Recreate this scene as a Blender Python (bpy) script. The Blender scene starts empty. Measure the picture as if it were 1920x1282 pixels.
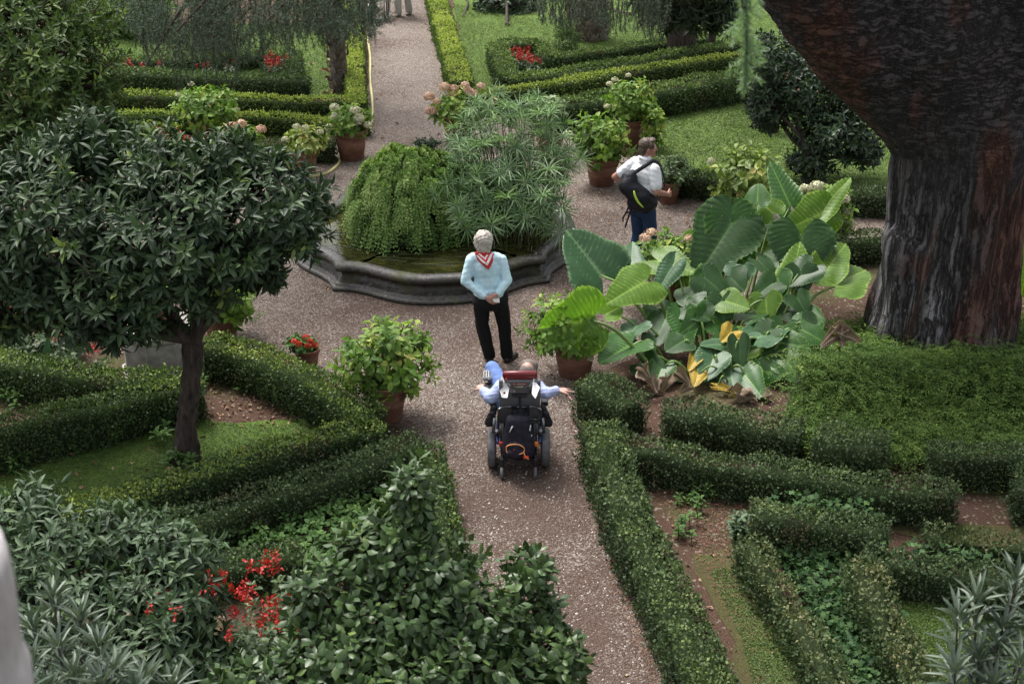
import bpy, math, random
import numpy as np
from mathutils import Vector, Matrix
R = math.radians
rng = np.random.default_rng(7)
random.seed(7)
scene = bpy.context.scene
COL = scene.collection

# ------------------------------------------------------------------ camera
F, PITCH, H = 2600.0, R(25.87), 7.14
cam_d = bpy.data.cameras.new('camera')
cam = bpy.data.objects.new('camera', cam_d); COL.objects.link(cam)
cam.location = (0, 0, H); cam.rotation_euler = (math.pi/2 - PITCH, 0, 0)
cam_d.sensor_width = 36; cam_d.lens = F/1920*36
cam_d.clip_start = 0.1; cam_d.clip_end = 400
cam_d.dof.use_dof = True; cam_d.dof.focus_distance = 14.5; cam_d.dof.aperture_fstop = 5.0
scene.camera = cam
# ------------------------------------------------------------------ light
SUN_EL, SUN_AZ = R(62), R(-35)          # behind the scene, a little to the left
world = bpy.data.worlds.new('World'); scene.world = world; world.use_nodes = True
wn = world.node_tree.nodes; wl = world.node_tree.links
sky = wn.new('ShaderNodeTexSky'); sky.sky_type = 'NISHITA'; sky.sun_disc = False
sky.sun_elevation = SUN_EL; sky.sun_rotation = SUN_AZ
sky.air_density = 1.0; sky.dust_density = 5.0; sky.ozone_density = 0.6
hs = wn.new('ShaderNodeHueSaturation'); hs.inputs['Saturation'].default_value = .25; hs.inputs['Value'].default_value = 1.0   # hazy white sky
wl.new(sky.outputs[0], hs.inputs['Color']); wl.new(hs.outputs[0], wn['Background'].inputs[0]); wn['Background'].inputs[1].default_value = 0.15
sd = bpy.data.lights.new('sun', 'SUN'); sd.energy = 1.7; sd.angle = R(15); sd.color = (1, .96, .9)
sun = bpy.data.objects.new('sun', sd); COL.objects.link(sun)
sv = Vector((math.sin(SUN_AZ)*math.cos(SUN_EL), math.cos(SUN_AZ)*math.cos(SUN_EL), math.sin(SUN_EL)))
sun.rotation_euler = sv.to_track_quat('Z', 'Y').to_euler()
scene.view_settings.view_transform = 'Standard'; scene.view_settings.look = 'None'
scene.view_settings.exposure = 1.12; scene.view_settings.gamma = 1.0
scene.cycles.max_bounces = 6; scene.cycles.transparent_max_bounces = 8

# ------------------------------------------------------------------ pixel -> place
def ray(px, py):
    dx = (px-960)/F; dv = (py-641)/F
    return np.array([dx, math.cos(PITCH)-dv*math.sin(PITCH), -math.sin(PITCH)-dv*math.cos(PITCH)])
def G(px, py, z=0.0):
    d = ray(px, py); t = (H-z)/-d[2]
    return np.array([d[0]*t, d[1]*t, z])
def P(px, py, Y):
    d = ray(px, py); t = Y/d[1]
    return np.array([d[0]*t, Y, H+d[2]*t])
def unit(v):
    v = np.asarray(v, float); return v/np.maximum(np.linalg.norm(v, axis=-1, keepdims=True), 1e-9)
def nz(p, f=1.0, s=0.0):
    x, y, z = p[..., 0]*f+s, p[..., 1]*f+s*1.7, p[..., 2]*f-s
    return (np.sin(1.7*x+1.3*y+.5*z)+np.sin(2.9*y-1.1*z+1.9*x*.4+2)+np.sin(2.3*z+1.7*x-.9*y+4)
            + .6*np.sin(5.1*x-3.7*y+2.2*z)+.6*np.sin(4.3*y+5.9*z-1.1*x+1))/4.2

# ------------------------------------------------------------------ mesh buffer
class MB:
    def __init__(s): s.V = []; s.F = []; s.M = []; s.Rn = []; s.n = 0; s.S = []
    def add(s, V, Fc, mat=0, rnd=0.5, smooth=True):
        V = np.asarray(V, np.float32).reshape(-1, 3)
        if isinstance(Fc, np.ndarray): Fc = [Fc]
        else:
            by = {}
            for f in Fc: by.setdefault(len(f), []).append(f)
            Fc = [np.array(v) for v in by.values()]
        for a in Fc:
            if len(a) == 0: continue
            s.F.append(a+s.n); s.M.append(np.full(len(a), mat, np.int32)); s.S.append(np.full(len(a), smooth, bool))
        s.V.append(V); s.Rn.append(np.broadcast_to(np.asarray(rnd, np.float32), (len(V),)).copy()); s.n += len(V)
    def mesh(s, name, mats, off=(0, 0, 0)):
        me = bpy.data.meshes.new(name)
        V = np.concatenate(s.V)-np.asarray(off, np.float32)
        me.vertices.add(len(V)); me.vertices.foreach_set('co', V.astype(np.float32).ravel())
        tot = np.concatenate([np.full(len(a), a.shape[1], np.int32) for a in s.F])
        loops = np.concatenate([a.ravel() for a in s.F]).astype(np.int32)
        me.loops.add(len(loops)); me.loops.foreach_set('vertex_index', loops)
        me.polygons.add(len(tot)); st = np.concatenate([[0], np.cumsum(tot)[:-1]]).astype(np.int32)
        me.polygons.foreach_set('loop_start', st)
        me.polygons.foreach_set('loop_total', tot)
        me.polygons.foreach_set('material_index', np.concatenate(s.M))
        me.polygons.foreach_set('use_smooth', np.concatenate(s.S))
        at = me.attributes.new('rnd', 'FLOAT', 'POINT'); at.data.foreach_set('value', np.concatenate(s.Rn))
        for m in (mats if isinstance(mats, (list, tuple)) else [mats]): me.materials.append(m)
        me.update(calc_edges=True); me.validate(); return me
def put(name, mb, mats, parent=None, label=None):
    off = (0, 0, 0)
    if parent is not None: off = parent.get('wp', (0, 0, 0))
    o = bpy.data.objects.new(name, mb.mesh(name, mats, tuple(off))); COL.objects.link(o)
    if parent is not None: o.parent = parent; o['wp'] = list(off)
    if label: o['label'] = label
    return o
def thing(name, label, cat, loc=(0, 0, 0), group=None):
    o = bpy.data.objects.new(name, None); COL.objects.link(o); o.location = tuple(float(v) for v in loc)
    o['wp'] = [float(v) for v in loc]; o.empty_display_size = .2
    o['label'] = label; o['category'] = cat
    if group: o['group'] = group
    return o
def solo(name, mb, mats, label, cat, group=None, kind=None, loc=(0, 0, 0)):
    o = bpy.data.objects.new(name, mb.mesh(name, mats, tuple(loc))); COL.objects.link(o)
    o.location = tuple(float(v) for v in loc)
    o['label'] = label; o['category'] = cat
    if group: o['group'] = group
    if kind: o['kind'] = kind
    return o

# ------------------------------------------------------------------ materials
def newmat(name):
    m = bpy.data.materials.new(name); m.use_nodes = True
    nt = m.node_tree; return m, nt, nt.nodes['Principled BSDF'], nt.nodes['Material Output']
def N(nt, t, **k):
    n = nt.nodes.new(t)
    for a, v in k.items(): setattr(n, a, v)
    return n
def ramp(nt, src, cols, interp='LINEAR'):
    r = N(nt, 'ShaderNodeValToRGB'); r.color_ramp.interpolation = interp
    el = r.color_ramp.elements
    while len(el) < len(cols): el.new(.5)
    for e, (p, c) in zip(el, cols): e.position = p; e.color = (*c, 1)
    nt.links.new(src, r.inputs[0]); return r.outputs[0]
def noise(nt, scale, detail=4, rough=.55, vec=None, dim='3D'):
    n = N(nt, 'ShaderNodeTexNoise'); n.inputs['Scale'].default_value = scale
    n.inputs['Detail'].default_value = detail; n.inputs['Roughness'].default_value = rough
    if vec is not None: nt.links.new(vec, n.inputs['Vector'])
    return n.outputs['Fac']
def mixc(nt, a, b, fac, mode='MIX'):
    m = N(nt, 'ShaderNodeMix', data_type='RGBA', blend_type=mode)
    for s_, v in ((m.inputs[0], fac), (m.inputs[6], a), (m.inputs[7], b)):
        if hasattr(v, 'is_output') or hasattr(v, 'links'): nt.links.new(v, s_)
        elif isinstance(v, (int, float)): s_.default_value = v
        else: s_.default_value = (*v, 1)
    return m.outputs[2]
def bump(nt, b, h, strength=.4, dist=.02):
    n = N(nt, 'ShaderNodeBump'); n.inputs['Strength'].default_value = strength; n.inputs['Distance'].default_value = dist
    nt.links.new(h, n.inputs['Height']); nt.links.new(n.outputs[0], b.inputs['Normal'])
def coords(nt, scale=(1, 1, 1)):
    t = N(nt, 'ShaderNodeTexCoord'); m = N(nt, 'ShaderNodeMapping'); m.inputs['Scale'].default_value = scale
    nt.links.new(t.outputs['Object'], m.inputs[0]); return m.outputs[0]
def leafmat(name, cols, rough=.45, trans=.2, spec=.5, nscale=25.):
    m, nt, b, out = newmat(name)
    a = N(nt, 'ShaderNodeAttribute', attribute_name='rnd')
    c = ramp(nt, a.outputs['Fac'], cols)
    n = noise(nt, nscale, 3); c2 = mixc(nt, c, ramp(nt, n, [(.3, (.75, .75, .75)), (.7, (1.2, 1.2, 1.2))]), 1.0, 'MULTIPLY')
    nt.links.new(c2, b.inputs['Base Color']); b.inputs['Roughness'].default_value = rough
    b.inputs['Specular IOR Level'].default_value = spec
    if trans > 0:
        t = N(nt, 'ShaderNodeBsdfTranslucent'); mx = N(nt, 'ShaderNodeMixShader'); mx.inputs[0].default_value = trans
        cc = mixc(nt, c2, (1.05, 1.2, .6), 1.0, 'MULTIPLY'); nt.links.new(cc, t.inputs[0])
        nt.links.new(b.outputs[0], mx.inputs[1]); nt.links.new(t.outputs[0], mx.inputs[2]); nt.links.new(mx.outputs[0], out.inputs[0])
    return m
def plain(name, col, rough=.6, metal=0., var=.15, scale=20., bmp=0., spec=.5, stretch=(1, 1, 1)):
    m, nt, b, out = newmat(name); v = coords(nt, stretch)
    n = noise(nt, scale, 5, .6, v)
    c = ramp(nt, n, [(.3, tuple(x*(1-var) for x in col)), (.7, tuple(min(1, x*(1+var)) for x in col))])
    nt.links.new(c, b.inputs['Base Color']); b.inputs['Roughness'].default_value = rough; b.inputs['Metallic'].default_value = metal
    b.inputs['Specular IOR Level'].default_value = spec
    if bmp: bump(nt, b, n, bmp, .01)
    return m

# ------------------------------------------------------------------ shape helpers
QUAD = (np.array([[0, 0, 0], [-.5, .5, .08], [0, 1, 0], [.5, .5, .08]]), [(0, 3, 2, 1)])
def lance(curl=.18, fold=.10, wide=.45, base=0.0):
    V = np.array([[0, 0, 0], [0, .36, .0], [0, .72, -curl*.4], [0, 1, -curl],
                  [-.5, wide*.75, fold], [-.40, .70, fold*.7-curl*.4], [.5, wide*.75, fold], [.40, .70, fold*.7-curl*.4]])
    return (V, [(0, 1, 4), (0, 6, 1), (4, 1, 2, 5), (1, 6, 7, 2), (5, 2, 3), (2, 7, 3)])
LANCE = lance(); BROAD = lance(.22, .13, .5); STIFF = lance(.05, .08, .45)
def leaves(mb, pos, axis, nrm, L, W, tpl, mat=0, rnd=.5):
    V, Fc = tpl; pos = np.asarray(pos, float).reshape(-1, 3); n = len(pos)
    if n == 0: return
    y = unit(np.broadcast_to(axis, (n, 3))); z = np.broadcast_to(np.asarray(nrm, float), (n, 3)); z = unit(z-y*np.sum(z*y, -1, keepdims=True)); x = np.cross(y, z)
    L = np.broadcast_to(L, (n,))[:, None, None]; W = np.broadcast_to(W, (n,))[:, None, None]
    A = pos[:, None]+x[:, None]*V[None, :, :1]*W+y[:, None]*V[None, :, 1:2]*L+z[:, None]*V[None, :, 2:]*L
    by = {}
    for f in Fc: by.setdefault(len(f), []).append(f)
    fs = []
    k = len(V); offs = (np.arange(n)*k)[:, None, None]
    for q in by.values(): fs.append((np.array(q)[None]+offs).reshape(-1, len(q[0])))
    r = np.repeat(np.broadcast_to(np.asarray(rnd, float), (n,)), k)
    add_multi(mb, A.reshape(-1, 3), fs, mat, r)
def add_multi(mb, V, fs, mat, r):
    for a in fs:
        mb.F.append(a+mb.n); mb.M.append(np.full(len(a), mat, np.int32)); mb.S.append(np.ones(len(a), bool))
    mb.V.append(V.astype(np.float32)); mb.Rn.append(r.astype(np.float32)); mb.n += len(V)
def tube(mb, pts, rad, seg=8, mat=0, rnd=.5, rough=0., caps=True):
    pts = np.asarray(pts, float); n = len(pts); rad = np.broadcast_to(rad, (n,))
    t = unit(np.gradient(pts, axis=0)); up = np.array([0, 0, 1.]) if abs(t[0][2]) < .9 else np.array([1., 0, 0])
    V = []
    a = np.linspace(0, 2*math.pi, seg, endpoint=False)
    for i in range(n):
        x = unit(np.cross(t[i], up)); y = np.cross(x, t[i]); up = y
        r = rad[i]*(1+rough*np.sin(a*3+i*.7)+rough*.6*np.sin(a*5-i*1.3)) if rough else rad[i]
        V.append(pts[i]+np.outer(np.cos(a)*r, x)+np.outer(np.sin(a)*r, y))
    V = np.concatenate(V); i = np.arange(n-1)[:, None]*seg; j = np.arange(seg)[None]; j2 = (j+1) % seg
    Fq = np.stack([i+j, i+j2, i+seg+j2, i+seg+j], -1).reshape(-1, 4)
    mb.add(V, Fq, mat, rnd)
    if caps:
        mb.F.append(np.array([list(range(seg))[::-1]])+mb.n-len(V)); mb.M.append(np.array([mat])); mb.S.append(np.array([False]))
        mb.F.append(np.array([list(range((n-1)*seg, n*seg))])+mb.n-len(V)); mb.M.append(np.array([mat])); mb.S.append(np.array([False]))
def spline(pts, n):
    pts = np.asarray(pts, float); k = len(pts); out = []
    Pn = np.vstack([2*pts[0]-pts[1], pts, 2*pts[-1]-pts[-2]])
    for u in np.linspace(0, k-1-1e-6, n):
        i = int(u); f = u-i; a, b, c, d = Pn[i:i+4]
        out.append(.5*((2*b)+(c-a)*f+(2*a-5*b+4*c-d)*f*f+(3*b-a-3*c+d)*f**3))
    return np.array(out)
def box(mb, c, s, rot=None, mat=0, rnd=.5, bev=.0):
    """box with chamfered edges"""
    s = np.asarray(s, float)/2; b = min(bev, min(s)*.45) if bev else min(s)*.08
    V = []; 
    for sx in (-1, 1):
        for sy in (-1, 1):
            for sz in (-1, 1):
                V += [(sx*s[0], sy*(s[1]-b), sz*(s[2]-b)), (sx*(s[0]-b), sy*s[1], sz*(s[2]-b)), (sx*(s[0]-b), sy*(s[1]-b), sz*s[2])]
    V = np.array(V)
    import bmesh
    bm = bmesh.new()
    for v in V: bm.verts.new(v)
    r = bmesh.ops.convex_hull(bm, input=bm.verts); bm.verts.index_update()
    bmesh.ops.dissolve_limit(bm, angle_limit=.01, verts=bm.verts, edges=bm.edges)
    bm.verts.index_update()
    V = np.array([v.co[:] for v in bm.verts]); Fc = [tuple(v.index for v in f.verts) for f in bm.faces]; bm.free()
    if rot is not None: V = V@np.array(rot).T
    by = {}
    for f in Fc: by.setdefault(len(f), []).append(f)
    V = V+np.asarray(c); base = mb.n
    for q in by.values():
        a = np.array(q); mb.F.append(a+base); mb.M.append(np.full(len(a), mat, np.int32)); mb.S.append(np.zeros(len(a), bool))
    mb.V.append(V.astype(np.float32)); mb.Rn.append(np.full(len(V), rnd, np.float32)); mb.n += len(V)
def rotz(a): c, s = math.cos(a), math.sin(a); return np.array([[c, -s, 0], [s, c, 0], [0, 0, 1]])
def rotx(a): c, s = math.cos(a), math.sin(a); return np.array([[1, 0, 0], [0, c, -s], [0, s, c]])
def roty(a): c, s = math.cos(a), math.sin(a); return np.array([[c, 0, s], [0, 1, 0], [-s, 0, c]])
def lathe(mb, prof, c, seg=40, mat=0, rnd=.5, wob=0., tilt=None):
    prof = np.array(prof, float); a = np.linspace(0, 2*math.pi, seg, endpoint=False)
    V = np.stack([prof[:, None, 0]*np.cos(a)[None], prof[:, None, 0]*np.sin(a)[None], np.repeat(prof[:, 1:2], seg, 1)], -1).reshape(-1, 3)
    if tilt is not None: V = V@np.array(tilt).T
    n = len(prof); i = np.arange(n-1)[:, None]*seg; j = np.arange(seg)[None]; j2 = (j+1) % seg
    mb.add(V+np.asarray(c), np.stack([i+j, i+j2, i+seg+j2, i+seg+j], -1).reshape(-1, 4), mat, rnd)
def ico(sub=2):
    import bmesh
    bm = bmesh.new(); bmesh.ops.create_icosphere(bm, subdivisions=sub, radius=1)
    V = np.array([v.co[:] for v in bm.verts]); Fc = np.array([[v.index for v in f.verts] for f in bm.faces]); bm.free(); return V, Fc
ICO1, ICO2, ICO3 = ico(1), ico(2), ico(3)
def frame_of(n):
    t = np.tile([0., 0, 1], (len(n), 1)); t[np.abs(n[:, 2]) > .9] = [1, 0, 0]
    x = unit(np.cross(t, n)); return x, np.cross(n, x)

# organic union of rounded cones -> one continuous surface
def blob(prims, voxel=.01, smooth=4, disp=None):
    """prims: (p0, p1, r0, r1) rounded cones or (c, (rx,ry,rz), rot) ellipsoids"""
    mb = MB(); V3, F3 = ICO2
    for p in prims:
        if len(p) == 4:
            p0, p1 = np.array(p[0], float), np.array(p[1], float); r0, r1 = p[2], p[3]
            d = p1-p0; L = np.linalg.norm(d)
            if L < 1e-6: mb.add(V3*r0+p0, F3); continue
            d = d/L; m = max(2, int(L/(min(r0, r1)*.35))+1); m = min(m, 24)
            x, y = frame_of(d[None]); x, y = x[0], y[0]
            prof = []
            for a in np.linspace(-math.pi/2, 0, 5)[:-1]: prof.append((r0*math.cos(a)+1e-4, r0*math.sin(a)))
            for k in range(m+1): u = k/m; prof.append((r0+(r1-r0)*u, L*u))
            for a in np.linspace(0, math.pi/2, 5)[1:]: prof.append((r1*math.cos(a)+1e-4, L+r1*math.sin(a)))
            prof = np.array(prof); seg = 16; a = np.linspace(0, 2*math.pi, seg, endpoint=False)
            V = (p0+prof[:, None, 1:2]*d+prof[:, None, :1]*(np.cos(a)[None, :, None]*x+np.sin(a)[None, :, None]*y)).reshape(-1, 3)
            n = len(prof); i = np.arange(n-1)[:, None]*seg; j = np.arange(seg)[None]; j2 = (j+1) % seg
            fs = np.stack([i+j, i+j2, i+seg+j2, i+seg+j], -1).reshape(-1, 4)
            b0 = mb.n; mb.add(V, fs)
            mb.F.append(np.array([list(range(seg))[::-1]])+b0); mb.M.append(np.array([0])); mb.S.append(np.array([True]))
            mb.F.append(np.array([list(range((n-1)*seg, n*seg))])+b0); mb.M.append(np.array([0])); mb.S.append(np.array([True]))
        else:
            c, r, rot = p; V, Fc = ICO3; V = V*np.array(r)
            if rot is not None: V = V@np.array(rot).T
            mb.add(V+np.array(c), Fc)
    me = mb.mesh('tmp', [], (0, 0, 0)); o = bpy.data.objects.new('tmp', me); COL.objects.link(o)
    m = o.modifiers.new('r', 'REMESH'); m.mode = 'VOXEL'; m.voxel_size = voxel; m.adaptivity = 0
    if smooth: s = o.modifiers.new('s', 'SMOOTH'); s.factor = .5; s.iterations = smooth
    dg = bpy.context.evaluated_depsgraph_get(); ev = o.evaluated_get(dg); m2 = bpy.data.meshes.new_from_object(ev)
    nv = len(m2.vertices); V = np.empty(nv*3, np.float32); m2.vertices.foreach_get('co', V); V = V.reshape(-1, 3).astype(float)
    nl = len(m2.loops); lo = np.empty(nl, np.int32); m2.loops.foreach_get('vertex_index', lo)
    tt = np.empty(len(m2.polygons), np.int32); m2.polygons.foreach_get('loop_total', tt)
    assert (tt == 4).all() or True
    Fq = lo.reshape(-1, 4) if (tt == 4).all() else None
    nr = np.empty(nv*3, np.float32); m2.vertices.foreach_get('normal', nr); nr = nr.reshape(-1, 3)
    bpy.data.objects.remove(o); bpy.data.meshes.remove(me); bpy.data.meshes.remove(m2)
    if disp is not None: V = V+nr*disp(V, nr)[:, None]
    return V, Fq
def blob_mb(prims, voxel=.01, smooth=4, disp=None, xf=None):
    V, Fq = blob(prims, voxel, smooth, disp)
    if xf is not None: V = xf(V)
    mb = MB(); mb.add(V, Fq); return mb
# ------------------------------------------------------------------ ground
from mathutils.geometry import tessellate_polygon
def inpoly(x, y, poly):
    c = np.zeros(len(x), bool); n = len(poly)
    for i in range(n):
        x0, y0 = poly[i][:2]; x1, y1 = poly[(i+1) % n][:2]
        m = ((y0 > y) != (y1 > y)) & (x < (x1-x0)*(y-y0)/((y1-y0) if y1 != y0 else 1e-9)+x0); c ^= m
    return c
def smooth_poly(poly, k=5, amp=.05):
    poly = np.array(poly); n = len(poly); out = []
    for i in range(n):
        a, b = poly[i], poly[(i+1) % n]; m = max(1, int(np.linalg.norm(b-a)/.25))
        for j in range(m): out.append(a+(b-a)*j/m)
    out = np.array(out); w = nz(out, 2.2)*amp; out[:, 0] += w; out[:, 1] += nz(out, 2.7, 5)*amp; return out
def sheet(name, poly, z, mat, kind='structure', amp=.05):
    poly = smooth_poly(poly, amp=amp); poly[:, 2] = z
    tri = tessellate_polygon([[Vector(p) for p in poly]])
    t = np.array(tri); a = poly[t[:, 0]]; b = poly[t[:, 1]]; c = poly[t[:, 2]]
    flip = np.cross(b-a, c-a)[:, 2] < 0; t[flip] = t[flip][:, ::-1]
    mb = MB(); mb.add(poly, t, 0, .5, False)
    o = bpy.data.objects.new(name, mb.mesh(name, mat)); COL.objects.link(o); o['kind'] = kind; return o
def pxpoly(l, z=0): return [G(a, b, z) for a, b in l]

# soil with pine needles and mossy stains
m_soil, nt, b, _ = newmat('soil'); v = coords(nt)
n1 = noise(nt, 1.1, 5, .6, v); n2 = noise(nt, 55, 4, .7, v)
vo = N(nt, 'ShaderNodeTexVoronoi'); vo.inputs['Scale'].default_value = 42; nt.links.new(v, vo.inputs['Vector'])
cs = ramp(nt, n2, [(.3, (.032, .019, .014)), (.55, (.082, .048, .034)), (.8, (.15, .10, .075))])
chips = ramp(nt, vo.outputs['Color'], [(.80, (0, 0, 0)), (.86, (1, 1, 1))])
cs = mixc(nt, cs, (.32, .28, .24), mixc(nt, chips, (0, 0, 0), .5))
moss = ramp(nt, n1, [(.50, (0, 0, 0)), (.66, (1, 1, 1))])
mg = ramp(nt, n2, [(.3, (.028, .045, .012)), (.7, (.085, .115, .032))])
nt.links.new(mixc(nt, cs, mg, mixc(nt, moss, (0, 0, 0), .35)), b.inputs['Base Color']); b.inputs['Roughness'].default_value = .95
b.inputs['Specular IOR Level'].default_value = .15
bump(nt, b, n2, .7, .02)
# gravel
m_gravel, nt, b, _ = newmat('gravel'); v = coords(nt)
vo = N(nt, 'ShaderNodeTexVoronoi'); vo.inputs['Scale'].default_value = 68; vo.inputs['Randomness'].default_value = 1; nt.links.new(v, vo.inputs['Vector'])
vo2 = N(nt, 'ShaderNodeTexVoronoi'); vo2.inputs['Scale'].default_value = 24; nt.links.new(v, vo2.inputs['Vector'])
sep = N(nt, 'ShaderNodeSeparateColor'); nt.links.new(vo.outputs['Color'], sep.inputs[0])
sep2 = N(nt, 'ShaderNodeSeparateColor'); nt.links.new(vo2.outputs['Color'], sep2.inputs[0])
gc = ramp(nt, sep.outputs[0], [(0, (.095, .068, .054)), (.35, (.16, .124, .104)), (.7, (.235, .196, .170)), (.93, (.31, .275, .245)), (1, (.44, .40, .37))])
big = noise(nt, .42, 5, .65, v); fine = noise(nt, 90, 3, .7, v)
dirt = ramp(nt, fine, [(.3, (.046, .028, .020)), (.7, (.105, .066, .050))])
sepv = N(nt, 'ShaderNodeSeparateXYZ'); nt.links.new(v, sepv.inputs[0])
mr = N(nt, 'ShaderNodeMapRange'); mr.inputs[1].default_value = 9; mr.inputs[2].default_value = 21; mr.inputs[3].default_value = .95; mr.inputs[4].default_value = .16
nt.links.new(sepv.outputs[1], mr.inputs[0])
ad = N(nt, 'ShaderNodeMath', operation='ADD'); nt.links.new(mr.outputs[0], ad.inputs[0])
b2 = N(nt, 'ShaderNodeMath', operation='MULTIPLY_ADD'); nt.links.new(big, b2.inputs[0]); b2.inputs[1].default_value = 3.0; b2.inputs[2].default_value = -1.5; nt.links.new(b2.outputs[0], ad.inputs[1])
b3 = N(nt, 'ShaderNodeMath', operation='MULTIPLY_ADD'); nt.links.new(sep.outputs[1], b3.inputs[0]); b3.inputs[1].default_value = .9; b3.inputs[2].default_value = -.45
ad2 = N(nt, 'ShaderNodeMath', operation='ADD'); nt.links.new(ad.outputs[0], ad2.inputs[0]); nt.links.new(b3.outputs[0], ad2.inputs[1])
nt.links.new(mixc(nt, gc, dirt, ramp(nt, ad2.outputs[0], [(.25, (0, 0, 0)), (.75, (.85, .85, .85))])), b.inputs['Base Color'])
b.inputs['Roughness'].default_value = .9; b.inputs['Specular IOR Level'].default_value = .2
dd = N(nt, 'ShaderNodeMath', operation='MULTIPLY'); nt.links.new(vo.outputs['Distance'], dd.inputs[0]); dd.inputs[1].default_value = -1.2
bump(nt, b, dd.outputs[0], .8, .02)
# lawns
def lawnmat(name, c0, c1, bare=.25):
    m, nt, b, _ = newmat(name); v = coords(nt)
    n1 = noise(nt, 70, 4, .75, v); n2 = noise(nt, 1.6, 5, .6, v)
    c = ramp(nt, n1, [(.3, c0), (.7, c1)])
    cs = ramp(nt, n1, [(.3, (.05, .035, .02)), (.7, (.14, .11, .06))])
    k = ramp(nt, n2, [(.62-bare*.5, (0, 0, 0)), (.86-bare*.4, (.8, .8, .8))])
    nt.links.new(mixc(nt, c, cs, k), b.inputs['Base Color']); b.inputs['Roughness'].default_value = .9; b.inputs['Specular IOR Level'].default_value = .1
    bump(nt, b, n1, .8, .03); return m
m_lawn = lawnmat('lawn', (.05, .09, .016), (.14, .22, .045), .12)
m_lawn_far = lawnmat('lawn_far', (.06, .10, .02), (.15, .22, .055), .05)
m_moss = lawnmat('moss', (.030, .05, .012), (.085, .12, .032), .75)

mb = MB(); mb.add([(-90, -4, 0), (90, -4, 0), (90, 160, 0), (-90, 160, 0)], np.array([[0, 1, 2, 3]]), 0, .5, False)
o = bpy.data.objects.new('ground', mb.mesh('ground', m_soil)); COL.objects.link(o); o['kind'] = 'structure'
gravel_px = [(800, 1500), (835, 1040), (790, 830), (710, 780), (640, 730), (560, 670), (380, 625), (150, 600), (150, 420), (330, 320), (520, 300), (690, 250), (690, 100), (682, -200),
             (806, -200), (848, 150), (890, 190), (1040, 215), (1100, 250), (1230, 330), (1330, 385), (1760, 392), (1760, 440), (1420, 540), (1150, 690), (1095, 770), (1160, 950), (1260, 1100), (1400, 1500)]
sheet('gravel_path', pxpoly(gravel_px), .004, m_gravel)
sheet('gravel_path', [(-40, 34.2, 0), (40, 37, 0), (40, 40, 0), (-40, 37.2, 0)], .006, m_gravel)
LA = pxpoly([(-300, 1000), (-100, 890), (60, 850), (330, 775), (440, 790), (560, 790), (650, 800), (480, 860), (300, 930), (60, 990)])
LB = pxpoly([(1180, 250), (1240, 205), (1420, 180), (1700, 190), (1750, 370), (1560, 372), (1290, 335), (1210, 300)])
LC = pxpoly([(820, -120), (1300, -140), (1900, -100), (1700, 60), (1400, 100), (1100, 150), (920, 185), (885, 170)])
LD = pxpoly([(60, 60), (650, 40), (660, 185), (100, 185)])
LE = pxpoly([(1640, 1060), (1720, 1080), (2050, 1130), (2100, 1500), (1800, 1500), (1720, 1230), (1660, 1130)])
LF = pxpoly([(-200, 630), (60, 640), (110, 690), (-200, 700)])
LG = pxpoly([(1320, 1040), (1420, 1050), (1490, 1130), (1560, 1260), (1640, 1500), (1440, 1500), (1370, 1200), (1290, 1040)])
LH = pxpoly([(1290, 880), (1700, 960), (1960, 1000), (1960, 1060), (1700, 1010), (1400, 935)])
for l, m in ((LA, m_lawn), (LB, m_lawn_far), (LC, m_lawn_far), (LD, m_lawn_far), (LE, m_lawn), (LF, m_lawn), (LG, m_moss), (LH, m_moss)):
    sheet('lawn', l, .008, m, amp=.09)

# ------------------------------------------------------------------ leaf materials
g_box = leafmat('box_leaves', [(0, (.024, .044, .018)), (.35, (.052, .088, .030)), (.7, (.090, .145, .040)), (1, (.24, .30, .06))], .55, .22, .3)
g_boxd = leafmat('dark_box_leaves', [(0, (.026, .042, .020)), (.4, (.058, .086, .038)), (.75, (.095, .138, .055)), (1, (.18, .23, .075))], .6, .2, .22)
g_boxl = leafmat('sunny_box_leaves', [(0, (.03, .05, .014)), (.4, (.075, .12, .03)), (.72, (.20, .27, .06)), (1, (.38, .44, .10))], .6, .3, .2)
m_twig = plain('dark_twigs', (.020, .030, .012), .9, var=.4, scale=60, spec=.1)
m_bark = plain('bark', (.060, .048, .040), .9, var=.55, scale=9, bmp=.9, stretch=(3, 3, .6), spec=.2)

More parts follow.
